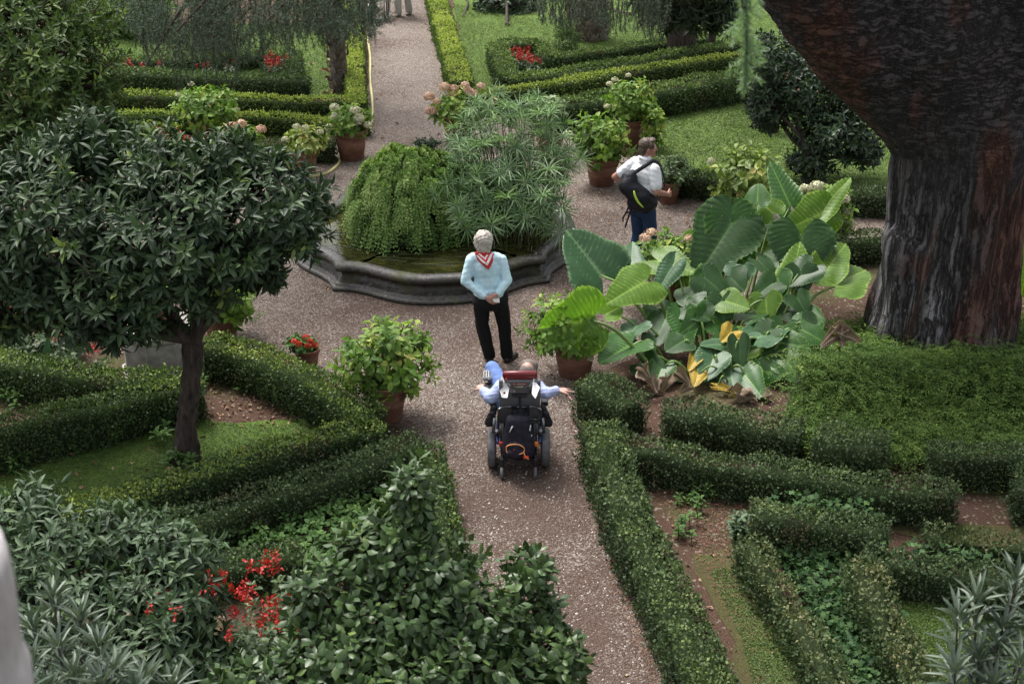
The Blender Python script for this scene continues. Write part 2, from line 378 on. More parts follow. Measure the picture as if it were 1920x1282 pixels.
g_dry = leafmat('dry_hedge_twigs', [(0, (.05, .035, .022)), (.5, (.10, .078, .05)), (1, (.17, .14, .085))], .8, .1, .1)
def resample(P_, step):
    P_ = np.asarray(P_, float); d = np.linalg.norm(np.diff(P_, axis=0), axis=1); s = np.concatenate([[0], np.cumsum(d)])
    n = max(2, int(s[-1]/step)+1); u = np.linspace(0, s[-1], n)
    return np.stack([np.interp(u, s, P_[:, k]) for k in range(3)], 1), s[-1]
def hedge(label, px, w, h, mat=None, dens=1500, lf=.026, topb=.25, ragged=.03, patch=0., side_b=0.):
    dens *= 1.35; lf *= 1.12; w *= .92
    line = [G(a, b_, h) for a, b_ in px]
    C, Ln = resample(line, .12); n = len(C)
    for _ in range(3): C[1:-1] = (C[:-2]+2*C[1:-1]+C[2:])/4
    t = unit(np.gradient(C, axis=0)); nn = np.stack([-t[:, 1], t[:, 0], 0*t[:, 0]], 1)
    c0 = C.mean(0)*[1, 1, 0]
    # shaggy box core
    mb = MB(); prof = np.array([(-.5, 0), (-.52, .55), (-.45, .9), (-.25, .97), (.25, .97), (.45, .9), (.52, .55), (.5, 0)])
    k = len(prof); cw, ch = w-.13, h-.065
    V = C[:, None]*[1, 1, 0]+nn[:, None]*(prof[None, :, :1]*cw)+np.array([0, 0, 1.])*(prof[None, :, 1:]*ch)
    dsp = nz(V, 3.)*ragged+nz(V, 1.3, 7)*.03; V = V+nn[:, None]*(dsp*np.sign(prof[None, :, 0]))[..., None]; V[..., 2] += np.where(prof[None, :, 1] > .8, dsp-.01, 0)
    V = V.reshape(-1, 3); i = np.arange(n-1)[:, None]*k; j = np.arange(k-1)[None]
    mb.add(V, np.stack([i+j, i+j+1, i+k+j+1, i+k+j], -1).reshape(-1, 4)[:, ::-1], 1)
    b0 = mb.n-len(V)
    for a in (list(range(k)), list(range((n-1)*k, n*k))[::-1]):
        mb.F.append(np.array([a])+b0); mb.M.append(np.array([1])); mb.S.append(np.array([False]))
    # leaf skin
    per = 2*h+w; cnt = int(dens*Ln*per); u = rng.uniform(0, n-1.001, cnt); s_ = rng.uniform(0, per, cnt)
    ii = u.astype(int); f = (u-ii)[:, None]; c = C[ii]*(1-f)+C[ii+1]*f; c[:, 2] = 0; nv = unit(nn[ii]*(1-f)+nn[ii+1]*f)
    left = s_ < h; right = s_ > h+w; top = ~(left | right)
    off = np.where(left, -w/2, np.where(right, w/2, s_-h-w/2)); z = np.where(left, s_, np.where(right, per-s_, h))
    # soften the upper edges
    e = np.clip((np.abs(off)-(w/2-.06))/.06, 0, 1)*np.clip((z-(h-.06))/.06, 0, 1); off *= 1-.05*e; z = z-.03*e
    N_ = np.where(top[:, None], [0, 0, 1.], nv*np.sign(off)[:, None]); N_ = unit(N_+np.array([0, 0, .25])*(~top)[:, None]+nv*(np.sign(off)*e*.6)[:, None])
    p = c+nv*off[:, None]; p[:, 2] = z
    cl = nz(p, 9.)*.5+nz(p, 23.)*.5
    d = nz(p, 3.)*ragged*1.2+cl*ragged*1.2+nz(p, 1.3, 7)*.03+rng.normal(0, .014, cnt)-.012+np.where(rng.uniform(0, 1, cnt) < .05, rng.uniform(0, .05, cnt), 0)
    p = p+N_*d[:, None]
    # end caps
    ec = int(dens*w*h)
    for s0, sg in ((0, -1), (n-1, 1)):
        o_ = rng.uniform(-w/2, w/2, ec); zz = rng.uniform(0, h, ec); q = C[s0]*[1, 1, 0]+nn[s0]*o_[:, None]+t[s0]*sg*rng.normal(.01, .02, ec)[:, None]; q[:, 2] = zz
        p = np.vstack([p, q]); N_ = np.vstack([N_, np.tile(t[s0]*sg+[0, 0, .2], (ec, 1))]); top = np.concatenate([top, zz > h*.9]); cl = np.concatenate([cl, nz(q, 9.)])
    keep = p[:, 2] > .01
    if patch > 0: keep &= (nz(p, 2.1, 3.)+rng.normal(0, .15, len(p)) > -1+patch) 
    p, N_, top, cl = p[keep], N_[keep], top[keep], cl[keep]; m = len(p)
    nd = unit(N_+rng.normal(0, .55, (m, 3))); ax = unit(rng.normal(0, 1, (m, 3))+N_*.8+np.array([0, 0, .5]))
    big = nz(p, 1.1, 2.)
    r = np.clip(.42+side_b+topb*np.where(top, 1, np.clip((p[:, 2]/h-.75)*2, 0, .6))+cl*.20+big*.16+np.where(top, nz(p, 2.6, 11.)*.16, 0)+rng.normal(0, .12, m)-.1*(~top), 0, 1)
    Ls = lf*rng.uniform(.7, 1.35, m); dry = (nz(p, 2.3, 5.)+.35*nz(p, 9., 1.)+rng.normal(0, .22, m) > .80)
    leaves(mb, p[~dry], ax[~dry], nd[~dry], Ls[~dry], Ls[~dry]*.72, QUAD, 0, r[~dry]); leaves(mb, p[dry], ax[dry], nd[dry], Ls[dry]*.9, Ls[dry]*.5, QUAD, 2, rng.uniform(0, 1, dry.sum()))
    V_off = (c0[0], c0[1], 0)
    return solo('hedge', mb, [mat or g_box, m_twig, g_dry], label, 'hedge', 'clipped box hedges', loc=V_off)
HG = [
 # left side, near
 ('low box hedge slanting from the big terracotta pot up behind the orange tree trunk', [(392, 632), (470, 650), (560, 690), (640, 730), (695, 768)], .42, .48, None, 1900, .027, .33),
 ('box hedge with sprouting yellow tips running below the lawn with the orange tree', [(708, 788), (620, 806), (520, 836), (430, 862), (300, 900), (180, 935), (60, 975), (-80, 1020)], .38, .42, None, 2000, .027, .42),
 ('box hedge along the upper edge of the lawn, left of the orange tree trunk', [(366, 703), (300, 720), (180, 752), (60, 776), (-100, 816)], .42, .48, None, 2000, .027, .22),
 ('box hedge in front of the stone pedestal and red salvia', [(366, 700), (300, 704), (220, 699), (120, 684), (0, 668), (-120, 655)], .40, .46, None, 1900, .027, .30),
 ('dark ragged hedge below the yellow tipped hedge, behind the camellia', [(790, 815), (700, 850), (600, 886), (500, 915), (400, 950), (300, 985)], .40, .44, 'd', 1900, .026, .08, .05),
 ('narrow hedge on the left edge of the path beside the camellia', [(805, 830), (815, 930), (835, 1040), (850, 1160), (860, 1300)], .34, .42, None, 1900, .026, .12, .04),
 ('short dark block of hedge among the red salvias in the foreground', [(395, 1052), (450, 1045), (510, 1032), (560, 1020)], .36, .35, 'd', 2200, .025, .12, .04),
 ('small dark round hedge under the camellia leaves at the bottom', [(380, 1225), (440, 1205), (480, 1195)], .34, .35, 'd', 2200, .025, .1, .04),
 # right side, near
 ('wide shaggy hedge along the right edge of the near path', [(1125, 790), (1150, 870), (1185, 960), (1225, 1050), (1275, 1140), (1320, 1220), (1350, 1320)], .42, .46, 'd', 2300, .027, .30, .05),
 ('long hedge running right from the path below the elephant ears', [(1165, 820), (1280, 838), (1400, 862), (1530, 880), (1650, 900), (1790, 905)], .36, .44, 'd', 2000, .025, .12, .05),
 ('loose dark hedge bush beside the pot at the path corner', [(1105, 705), (1140, 722), (1185, 745)], .5, .46, 'd', 2200, .025, .1, .06),
 ('loose hedge just in front of the elephant ear leaves', [(1250, 758), (1330, 765), (1420, 780), (1500, 800)], .40, .43, 'd', 2000, .025, .1, .07),
 ('hedge bush with young tips in front of the asparagus fern', [(1540, 800), (1600, 815), (1660, 822)], .5, .46, 'd', 2000, .026, .2, .07),
 ('dark hedge at the right edge below the asparagus fern', [(1750, 832), (1830, 838), (1960, 842)], .36, .44, 'd', 2000, .025, .1, .05),
 ('short hedge closing the top of the ivy bed', [(1415, 948), (1500, 955), (1600, 968), (1660, 985)], .36, .42, 'd', 2000, .025, .1, .05),
 ('thin patchy hedge on the left side of the ivy bed', [(1400, 1005), (1440, 1060), (1480, 1120), (1530, 1200), (1580, 1300)], .28, .36, 't', 1700, .026, .2, .05, .25),
 ('hedge above the bright green lawn at the right edge', [(1625, 1030), (1720, 1045), (1800, 1062), (1960, 1090)], .31, .40, 'd', 1900, .026, .14, .06, .1),
 ('shaggy hedge on the right side of the ivy bed', [(1625, 1045), (1640, 1105), (1675, 1170), (1720, 1250), (1760, 1330)], .32, .40, 't', 2000, .026, .22, .06, .1),
 ('sparse half bare hedge remnant near the right edge', [(1740, 985), (1830, 998), (1960, 1020)], .3, .3, 't', 1100, .026, .15, .07, .5),
 ('end of a dark hedge at the right edge of the soil path', [(1912, 890), (1990, 900)], .5, .45, 'd', 2000, .026, .1, .05),
 # far, left of the long path
 ('bright topped hedge along the left edge of the far path', [(668, 190), (664, 120), (664, 60), (659, 0), (652, -120)], .36, .40, 'l', 1100, .036, .5, .02),
 ('long clipped hedge meeting the far path at a corner, behind the potted plants', [(680, 183), (560, 182), (400, 178), (260, 172), (120, 168)], .34, .40, 'l', 1100, .034, .4, .02),
 ('dark square cut hedge in front of the row of red salvias', [(575, 147), (460, 141), (330, 134), (160, 130), (60, 128)], .36, .42, 'f', 1100, .034, .12, .02),
 ('short hedge turning back beside the red salvias', [(548, 92), (550, 132)], .36, .44, 'f', 1100, .034, .12, .02),
 ('low hedge behind the row of red salvias', [(540, 96), (420, 102), (300, 106), (190, 104)], .36, .32, 'f', 1100, .034, .2, .03),
 ('lower clipped hedge on the left curving round behind the white hydrangea pot', [(120, 205), (260, 207), (400, 210), (520, 212), (590, 220)], .32, .38, 'l', 1100, .032, .33, .02),
 ('light hedge end beside the two pots near the hose', [(590, 222), (630, 224), (680, 212)], .50, .36, 'l', 1100, .032, .42, .03),
 ('second lower clipped hedge on the left, behind the leafy pot', [(160, 228), (280, 232), (340, 236)], .28, .36, 'l', 1200, .030, .35, .02),
 ('hedge stub above the red flowers, behind the orange tree crown', [(200, 262), (300, 262)], .36, .34, 'l', 1200, .030, .35, .03),
 ('dark low hedge behind the yellowish potted hydrangea', [(460, 268), (560, 262), (625, 262)], .4, .36, 'f', 1200, .030, .1, .03),
 # far, right of the long path
 ('bright topped hedge along the right edge of the far path', [(866, 150), (848, 95), (832, 40), (820, 0), (795, -100)], .46, .40, 'l', 1100, .036, .5, .02),
 ('long sunlit hedge slanting up to the right behind the papyrus', [(905, 172), (1000, 158), (1100, 142), (1230, 120), (1400, 98), (1500, 88)], .34, .42, 'l', 1100, .033, .42, .02),
 ('thick dark hedge bordering the upper lawn on the right', [(1035, 190), (1130, 178), (1230, 163), (1330, 145), (1450, 128)], .60, .52, 'f', 1200, .033, .25, .05),
 ('clipped hedge forming the near side of the red flower box', [(955, 142), (1060, 130), (1200, 108), (1300, 90), (1400, 72)], .40, .42, 'f', 1100, .034, .35, .02),
 ('short hedge forming the left end of the red flower box', [(932, 82), (955, 138)], .46, .42, 'f', 1100, .034, .3, .02),
 ('hedge forming the back of the red flower box', [(935, 78), (1010, 74)], .34, .42, 'f', 1100, .034, .2, .02),
 ('inner hedge beside the red flowers with a long arm to the right', [(1015, 78), (1025, 104), (1100, 94), (1200, 82), (1330, 64)], .30, .40, 'f', 1100, .034, .25, .03),
 ('low dark hedge behind the small shrub pot at the edge of the lawn', [(1230, 322), (1290, 318), (1350, 330), (1420, 345)], .45, .38, 'd', 1500, .030, .15, .05),
 ('low dark hedge left of the cedar trunk below the lawn', [(1570, 352), (1680, 356)], .42, .40, 'd', 1500, .030, .12, .04),
 ('small dark hedge at the foot of the cedar behind the big leaves', [(1560, 440), (1660, 436)], .45, .40, 'd', 1600, .028, .12, .05),
]
g_far = leafmat('far_box_leaves', [(0, (.026, .044, .016)), (.4, (.058, .096, .032)), (.75, (.115, .175, .05)), (1, (.22, .29, .07))], .55, .22, .25)
g_tan = leafmat('thin_box_leaves', [(0, (.034, .055, .022)), (.4, (.062, .095, .036)), (.7, (.12, .145, .06)), (1, (.24, .21, .10))], .6, .2, .25)
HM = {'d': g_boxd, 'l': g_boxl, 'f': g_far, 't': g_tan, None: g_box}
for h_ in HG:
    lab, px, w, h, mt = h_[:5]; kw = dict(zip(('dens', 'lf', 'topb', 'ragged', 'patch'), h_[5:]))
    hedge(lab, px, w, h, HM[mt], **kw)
# ------------------------------------------------------------------ foliage builders
CAML = lance(.16, -.09, .60)
def rosettes(mb, tips, ax, k, L, W, tpl, mat=0, rnd=(.5, .2), a0=.5, a1=1.35, stem=0.06, droop=0.):
    n = len(tips); x, y = frame_of(unit(ax)); ax = unit(ax)
    base_r = np.clip(rng.normal(rnd[0], rnd[1], n), 0, 1)
    for i in range(k):
        ph = rng.uniform(0, 2*math.pi, n) if i == 0 else ph+2.4+rng.normal(0, .25, n)
        th = a0+(a1-a0)*(i/max(1, k-1))+rng.normal(0, .15, n)
        rad = x*np.cos(ph)[:, None]+y*np.sin(ph)[:, None]
        d = ax*np.cos(th)[:, None]+rad*np.sin(th)[:, None]; d[:, 2] -= droop*rng.uniform(.4, 1.3, n); d = unit(d)
        nr = unit(ax*np.sin(th)[:, None]-rad*np.cos(th)[:, None]+np.array([0, 0, .35])+rng.normal(0, .22, (n, 3)))
        p = tips-ax*(stem*i/max(1, k-1))[..., None] if np.ndim(stem) else tips-ax*stem*i/max(1, k-1)
        s = rng.uniform(.75, 1.15, n)*(1 if i else .8)
        leaves(mb, p+d*L*.08, d, nr, L*s, W*s, tpl, mat, np.clip(base_r+rng.normal(0, .1, n), 0, 1))
def shell(blobs, n, inner=.55, up=.25, drop_below=None):
    """points in the outer layer of a union of ellipsoids, and their outward directions"""
    c = np.array([b_[0] for b_ in blobs]); r = np.array([np.broadcast_to(b_[1], 3) for b_ in blobs], float)
    w = (r[:, 0]*r[:, 1]+r[:, 0]*r[:, 2]+r[:, 1]*r[:, 2]); w /= w.sum()
    idx = rng.choice(len(blobs), n*2, p=w); d = unit(rng.normal(0, 1, (n*2, 3))); rad = rng.uniform(inner, 1.02, n*2)**.7
    rad *= 1+.26*nz(d*1.0+c[idx], 3.)+.08*nz(d+c[idx], 8.)
    p = c[idx]+d*r[idx]*rad[:, None]
    q = np.linalg.norm((p[:, None]-c[None])/r[None], axis=2); q[np.arange(len(p)), idx] = 9
    ok = (q.min(1) > .72); p, d = p[ok][:n], d[ok][:n]
    return p, unit(d+np.array([0, 0, up]))
def twigs(mb, root, tips, r0=.012, r1=.004, mat=1, every=1, seg=5):
    for t_ in tips[::every]:
        m = (root+t_)/2+rng.normal(0, .06, 3)*np.linalg.norm(t_-root); tube(mb, spline([root, m, t_], 6), np.linspace(r0, r1, 6), seg, mat, .5, caps=False)
def px_blob(px, py, Y, r): return (P(px, py, Y), r)

l_orange = leafmat('glossy_dark_leaves', [(0, (.020, .038, .020)), (.4, (.036, .064, .028)), (.75, (.055, .095, .036)), (.95, (.085, .14, .045)), (1, (.20, .27, .06))], .50, .15, .32)
l_laurel = leafmat('laurel_leaves', [(0, (.035, .065, .02)), (.5, (.075, .125, .035)), (.85, (.13, .20, .05)), (1, (.22, .29, .08))], .5, .28, .3)
l_camel = leafmat('camellia_leaves', [(0, (.026, .050, .018)), (.5, (.046, .084, .028)), (.85, (.072, .12, .036)), (1, (.13, .19, .05))], .38, .12, .36)
l_camelfar = leafmat('far_camellia_leaves', [(0, (.016, .034, .016)), (.5, (.032, .062, .028)), (1, (.065, .115, .042))], .42, .12, .4)
l_grey = leafmat('grey_green_leaves', [(0, (.036, .064, .034)), (.5, (.066, .108, .052)), (.85, (.10, .150, .075)), (1, (.15, .23, .07))], .52, .2, .32)
l_olean = leafmat('oleander_leaves', [(0, (.05, .075, .05)), (.5, (.085, .12, .085)), (1, (.15, .19, .13))], .45, .12)
l_hyd = leafmat('hydrangea_leaves', [(0, (.06, .13, .02)), (.45, (.13, .23, .036)), (.8, (.24, .34, .06)), (1, (.48, .47, .13))], .55, .32, .3)
l_hydy = leafmat('yellowing_hydrangea_leaves', [(0, (.10, .16, .03)), (.5, (.22, .30, .06)), (.85, (.40, .42, .10)), (1, (.55, .46, .16))], .5, .3)
l_palegreen = leafmat('pale_plant_leaves', [(0, (.07, .12, .05)), (.5, (.13, .20, .08)), (1, (.22, .29, .12))], .5, .2)
l_weed = leafmat('weed_leaves', [(0, (.04, .09, .022)), (.5, (.075, .15, .04)), (1, (.15, .25, .07))], .6, .25, .2)
l_ivy = leafmat('ivy_leaves', [(0, (.020, .048, .018)), (.5, (.040, .085, .030)), (1, (.085, .15, .05))], .6, .15, .15)
l_fern = leafmat('fern_leaves', [(0, (.045, .092, .024)), (.4, (.12, .215, .055)), (.75, (.25, .37, .105)), (1, (.42, .52, .19))], .6, .3, .2)
l_asp = leafmat('asparagus_fern_leaves', [(0, (.026, .055, .014)), (.5, (.085, .150, .034)), (.85, (.17, .26, .06)), (1, (.32, .41, .12))], .6, .3, .2)
l_pap = leafmat('papyrus_leaves', [(0, (.07, .14, .06)), (.5, (.18, .28, .14)), (1, (.36, .47, .30))], .5, .25, .3)
m_papstem = leafmat('papyrus_stems', [(0, (.05, .065, .02)), (.6, (.09, .12, .03)), (1, (.16, .12, .05))], .5, 0)
l_needle = leafmat('cedar_needles', [(0, (.042, .064, .044)), (.5, (.080, .115, .075)), (1, (.14, .19, .115))], .6, .08, .2)
l_needlel = leafmat('young_cedar_needles', [(0, (.14, .23, .12)), (1, (.28, .40, .22))], .5, .35)
f_red = leafmat('red_petals', [(0, (.22, .008, .006)), (.5, (.42, .014, .010)), (1, (.60, .04, .025))], .5, .2)
f_white = leafmat('cream_petals', [(0, (.30, .34, .16)), (.35, (.52, .50, .34)), (1, (.78, .76, .62))], .6, .2)
f_pink = leafmat('faded_pink_petals', [(0, (.36, .30, .16)), (.4, (.58, .34, .26)), (.75, (.72, .50, .40)), (1, (.70, .66, .46))], .6, .2)
m_stem = plain('green_stems', (.09, .11, .035), .6, var=.3)
m_terra = None
m, nt, b, _ = newmat('terracotta'); v = coords(nt, (1, 1, 2.2))
n1 = noise(nt, 5, 6, .65, v); n2 = noise(nt, 40, 4, .6, v)
c1 = ramp(nt, n1, [(.3, (.12, .052, .034)), (.55, (.20, .090, .056)), (.72, (.27, .155, .11)), (.85, (.34, .26, .21))])
nt.links.new(mixc(nt, c1, ramp(nt, n2, [(.3, (.7, .7, .7)), (.7, (1.15, 1.15, 1.15))]), .8, 'MULTIPLY'), b.inputs['Base Color']); b.inputs['Roughness'].default_value = .85
bump(nt, b, n2, .25, .01); m_terra = m
m_earth = plain('potting_soil', (.045, .032, .024), .95, var=.5, scale=60, bmp=.6, spec=.1)

# ------------------------------------------------------------------ potted plants
def pot_parts(root, c, Rm, h, tilt=None):
    mb = MB(); t = rotx(0) if tilt is None else tilt
    lathe(mb, [(.001, 0), (Rm*.66, 0), (Rm*.69, .01), (Rm*.80, h*.42), (Rm*.815, h*.44), (Rm*.80, h*.46), (Rm*.90, h*.80), (Rm*.88, h*.80)], c, 48, tilt=t); put('pot_body', mb, m_terra, root)
    mb = MB()
    lathe(mb, [(Rm*.905, h*.80), (Rm*.97, h*.815), (Rm*.99, h*.86), (Rm*.97, h*.92), (Rm*1.0, h*.95), (Rm, h*.985), (Rm*.97, h), (Rm*.91, h), (Rm*.87, h*.97), (Rm*.86, h*.86)], c, 48, tilt=t); put('rim', mb, m_terra, root)
    mb = MB(); a = np.linspace(0, 2*math.pi, 30, endpoint=False)
    r = np.array([0.001, .3, .6, .87])*Rm; V = np.stack([r[:, None]*np.cos(a), r[:, None]*np.sin(a), np.full((4, 30), h*.89)], -1); V[..., 2] += nz(V, 20.)*.012
    V = V.reshape(-1, 3)@t.T; i = np.arange(3)[:, None]*30; j = np.arange(30)[None]; j2 = (j+1) % 30
    mb.add(V+c, np.stack([i+j, i+30+j, i+30+j2, i+j2], -1).reshape(-1, 4)); put('potting_soil', mb, m_earth, root)
def head(root, p, r, mat, name='flower_head'):
    mb = MB(); n = int(170*(r/.07)**1.2); d = unit(rng.normal(0, 1, (n, 3))); d[:, 2] = np.abs(d[:, 2])*1.1-.35; d = unit(d)
    q = p+d*r*rng.uniform(.82, 1.05, n)[:, None]*[1, 1, .8]
    leaves(mb, q, unit(np.cross(d, rng.normal(0, 1, (n, 3)))), d+rng.normal(0, .3, (n, 3)), r*.34, r*.34, QUAD, 0, np.clip(.55+nz(q, 30.)*.35+rng.normal(0, .15, n), 0, 1))
    put(name, mb, mat, root)
def potted(label, base, Rm, h, box_px, mat, ntip, L, heads=(), hmat=None, hr=.075, name='potted_hydrangea', cat='potted plant', rnd=(.45, .2), W=.55, k=6, pot=True, tpl=None, ry=None, tilt=None, droop=.35, tree=False):
    c = G(*base); Y = c[1]
    root = thing(name, label, cat, c, 'potted plants round the fountain')
    if pot: pot_parts(root, c, Rm, h, tilt)
    x0, y0, x1, y1 = box_px; cc = P((x0+x1)/2, (y0+y1)/2, Y); sc = (P(x1, (y0+y1)/2, Y)-P(x0, (y0+y1)/2, Y))[0]/2; sz = (P(x0, y0, Y)-P(x0, y1, Y))[2]/2
    ry = ry or sc*.9; cc[2] = max(cc[2], h*.8)
    tips, ax = shell([(cc, (sc*.92, ry, sz*.9))], ntip, .5, .5)
    tips[:, 2] = np.maximum(tips[:, 2], .06 if cc[2]-sz < h else cc[2]-sz)
    mb = MB(); rosettes(mb, tips, ax, k, L, L*W, tpl or BROAD, 0, rnd, .6, 1.5, L*.8, droop)
    mb2 = MB(); rt = c+np.array([0, 0, h*.88 if pot else 0])
    for t_ in tips[::2]:
        r0 = rt+np.append(rng.normal(0, Rm*.3, 2), 0); mid = r0*.45+t_*.55+np.array([0, 0, .05]); tube(mb2, spline([r0, mid, t_], 6), .006, 5, 0, .5, caps=False)
    put('stems', mb2, m_stem, root); put('foliage', mb, mat, root)
    for hx, hy in heads:
        p = P(hx, hy, Y-ry*.45*rng.uniform(.4, 1)); head(root, p, hr*rng.uniform(.85, 1.15), hmat or f_white)
    return root
potted('large leafy potted plant without flowers on the left side of the near path', (724, 782), .25, .44, (628, 596, 832, 745), l_hyd, 150, .115, rnd=(.42, .22), droop=.3)
potted('potted hydrangea under the big fringed elephant ear leaf, right of the woman', (1077, 700), .26, .46, (972, 545, 1140, 675), l_hyd, 90, .10, [(1135, 660), (1105, 672), (1020, 612)], f_white, .05, rnd=(.4, .2))
potted('large hydrangea pot partly hidden by the orange tree crown beside the hedge end', (418, 636), .23, .40, (352, 500, 505, 610), l_hyd, 80, .11, [(490, 590), (478, 600), (468, 560)], f_white, .06, rnd=(.45, .2))
potted('cream headed hydrangea in a ribbed pot at the corner of the far path', (660, 297), .28, .50, (605, 195, 700, 262), l_hyd, 90, .12, [(627, 202), (630, 218), (666, 207), (640, 235), (672, 222), (668, 228), (618, 240), (648, 252), (622, 262), (655, 228), (690, 235)], f_white, .085)
potted('yellowing hydrangea in a plain pot with the hose beside it', (573, 328), .22, .42, (528, 235, 615, 292), l_hydy, 80, .12, [(556, 238), (572, 240), (600, 248), (535, 262)], f_white, .06, rnd=(.5, .22))
potted('big round leafy hydrangea bush in a pot above the orange tree crown', (390, 268), .30, .42, (325, 158, 462, 248), l_hyd, 130, .13, [(334, 178), (395, 195), (445, 205), (358, 158), (405, 215)], f_white, .05, rnd=(.5, .2))
potted('hydrangea with dull pink heads just above the orange tree crown', (440, 315), .25, .40, (375, 228, 500, 300), l_hyd, 70, .12, [(425, 240), (436, 236), (452, 233), (489, 243), (378, 265), (402, 268)], f_pink, .085, rnd=(.5, .2))
potted('pink headed hydrangea behind the papyrus at the corner of the far path', (858, 268), .27, .48, (800, 158, 925, 245), l_hyd, 90, .12, [(834, 164), (852, 166), (872, 160), (878, 170), (902, 162), (848, 178), (805, 182), (886, 176), (820, 192), (808, 208), (925, 190)], f_pink, .085)
potted('leafy hydrangea in a wide pot left of the man with the backpack', (1128, 345), .27, .44, (1060, 205, 1190, 312), l_hyd, 120, .125, [(1065, 252), (1105, 285)], f_white, .07, rnd=(.5, .18))
potted('upright leafy hydrangea in a pot standing behind the wide pot', (1180, 271), .27, .46, (1128, 142, 1235, 228), l_hyd, 110, .13, [(1153, 150), (1143, 158), (1178, 142), (1138, 200)], f_white, .055, rnd=(.5, .18))
potted('small dark shrub in a pot to the right of the man with the backpack', (1252, 379), .19, .34, (1215, 290, 1308, 350), l_palegreen, 130, .075, rnd=(.3, .2), W=.42, name='potted_shrub', droop=.1)
potted('leggy yellow and green hydrangea in a leaning pot below the dark camellia', (1405, 418), .27, .46, (1325, 265, 1478, 395), l_hydy, 95, .145, [(1333, 302)], f_white, .06, rnd=(.28, .25), tilt=roty(-.12))
potted('white headed hydrangea between the tall elephant ears and the cedar', (1560, 470), .24, .42, (1500, 340, 1605, 450), l_hyd, 80, .115, [(1509, 354), (1532, 350), (1520, 372), (1588, 398), (1591, 420), (1582, 374)], f_white, .085, rnd=(.35, .18))
potted('hydrangea with one rosy head below the man behind the elephant ears', (1260, 560), .26, .42, (1190, 430, 1340, 530), l_hyd, 100, .11, [(1210, 447), (1222, 436), (1293, 447)], f_pink, .07, rnd=(.5, .2))
potted('light green bush without a visible pot right of the upright hydrangea', (1222, 285), .2, .3, (1200, 195, 1250, 280), l_hyd, 60, .11, rnd=(.6, .18), name='leafy_bush', pot=False)
potted('leafy plant poking up just behind the papyrus', (1030, 300), .22, .4, (985, 172, 1062, 250), l_palegreen, 60, .12, [(1035, 225)], f_pink, .06, rnd=(.5, .2))
# geranium
f_redg = leafmat('geranium_petals', [(0, (.45, .01, .008)), (1, (.75, .04, .03))], .5, .2)
c = G(578, 690); c = G(578, 690); root = thing('potted_geranium', 'small terracotta pot of red geraniums at the end of the diagonal hedge', 'potted plant', c, 'potted plants round the fountain')
pot_parts(root, c, .15, .26)
mb = MB(); t_, a_ = shell([(c+[-.05, 0, .30], (.18, .16, .09))], 150, .4, .5); rosettes(mb, t_, a_, 4, .05, .05, BROAD, 0, (.25, .2), .6, 1.4, .03); put('foliage', mb, l_weed, root)
for q in ((574, 632), (582, 640), (552, 640), (560, 645), (590, 647), (578, 648)):
    head(root, P(*q, c[1]-.17), .040, f_redg)

# ------------------------------------------------------------------ trees and shrubs
def shrub(name, label, cat, blobs, n, k, L, W, mat, base, tpl=LANCE, rnd=(.45, .18), inner=.35, trunk=None, tw=.02, droop=.15, group=None, limbs=7, a0=.45, a1=1.35, up=.3, stem=None):
    root = thing(name, label, cat, base, group)
    tips, ax = shell(blobs, n, inner, up)
    mb = MB(); rosettes(mb, tips, ax, k, L, W, tpl, 0, rnd, a0, a1, stem or L*.7, droop)
    put('crown', mb, mat, root)
    mb = MB(); cs = [np.array(b_[0]) for b_ in blobs]
    base = np.array(base, float); fork = np.array(trunk[-1]) if trunk is not None else base*[1, 1, 0]+np.array([0, 0, cs[0][2]*.35])
    if trunk is None: tube(mb, spline([base*[1, 1, 0], (base*[1, 1, 0]+fork)/2+[.03, .02, 0], fork], 8), np.linspace(tw*2.2, tw*1.7, 8), 10, 0, .5, .06)
    for c_ in cs[:limbs]:
        tube(mb, spline([fork, fork*.45+c_*.55+rng.normal(0, .08, 3), c_], 8), np.linspace(tw*1.3, tw*.5, 8), 7, 0, .5, caps=False)
    for t_ in tips[::4]:
        c_ = cs[int(np.argmin([np.linalg.norm(t_-q) for q in cs]))]; tube(mb, spline([c_, (c_+t_)/2+rng.normal(0, .04, 3), t_], 5), np.linspace(tw*.4, tw*.16, 5), 4, 0, .5, caps=False)
    put('branches', mb, m_bark, root); return root

# the orange tree on the lawn
tb = G(347, 862); tr = [tb, P(350, 780, 12.02), P(357, 720, 12.05), P(362, 640, 12.1)]
blobs = [px_blob(160, 420, 12.4, (.95, .9, .72)), px_blob(350, 430, 12.2, (.95, .9, .72)), px_blob(-40, 430, 12.3, (.9, .9, .75)), px_blob(500, 390, 12.4, (.62, .6, .5)),
         px_blob(60, 530, 12.1, (.7, .7, .5)), px_blob(220, 560, 11.8, (.75, .6, .42)), px_blob(400, 505, 12.1, (.48, .5, .26)), px_blob(300, 320, 12.7, (.6, .6, .42)), px_blob(120, 300, 12.8, (.55, .6, .35)), px_blob(520, 335, 12.5, (.26, .3, .24)), px_blob(555, 430, 12.2, (.28, .3, .28)), px_blob(200, 600, 11.75, (.5, .4, .20)), px_blob(480, 490, 12.1, (.28, .3, .22)), px_blob(580, 385, 12.5, (.2, .25, .2)), px_blob(505, 520, 12.2, (.16, .2, .14)), px_blob(20, 600, 11.9, (.4, .3, .14)), px_blob(180, 250, 12.8, (.4, .4, .22)), px_blob(420, 290, 12.6, (.4, .4, .22))]
root = shrub('orange_tree', 'dark glossy evergreen tree with a gnarled hollow trunk on the left lawn', 'tree', blobs, 2500, 8, .138, .042, l_orange, tb, trunk=tr, tw=.035, rnd=(.42, .2), droop=.12, inner=.3)
mb = MB(); pts = spline(tr, 40); rad = np.interp(np.linspace(0, 1, 40), [0, .08, .25, .5, .75, 1], [.175, .125, .088, .094, .088, .10])
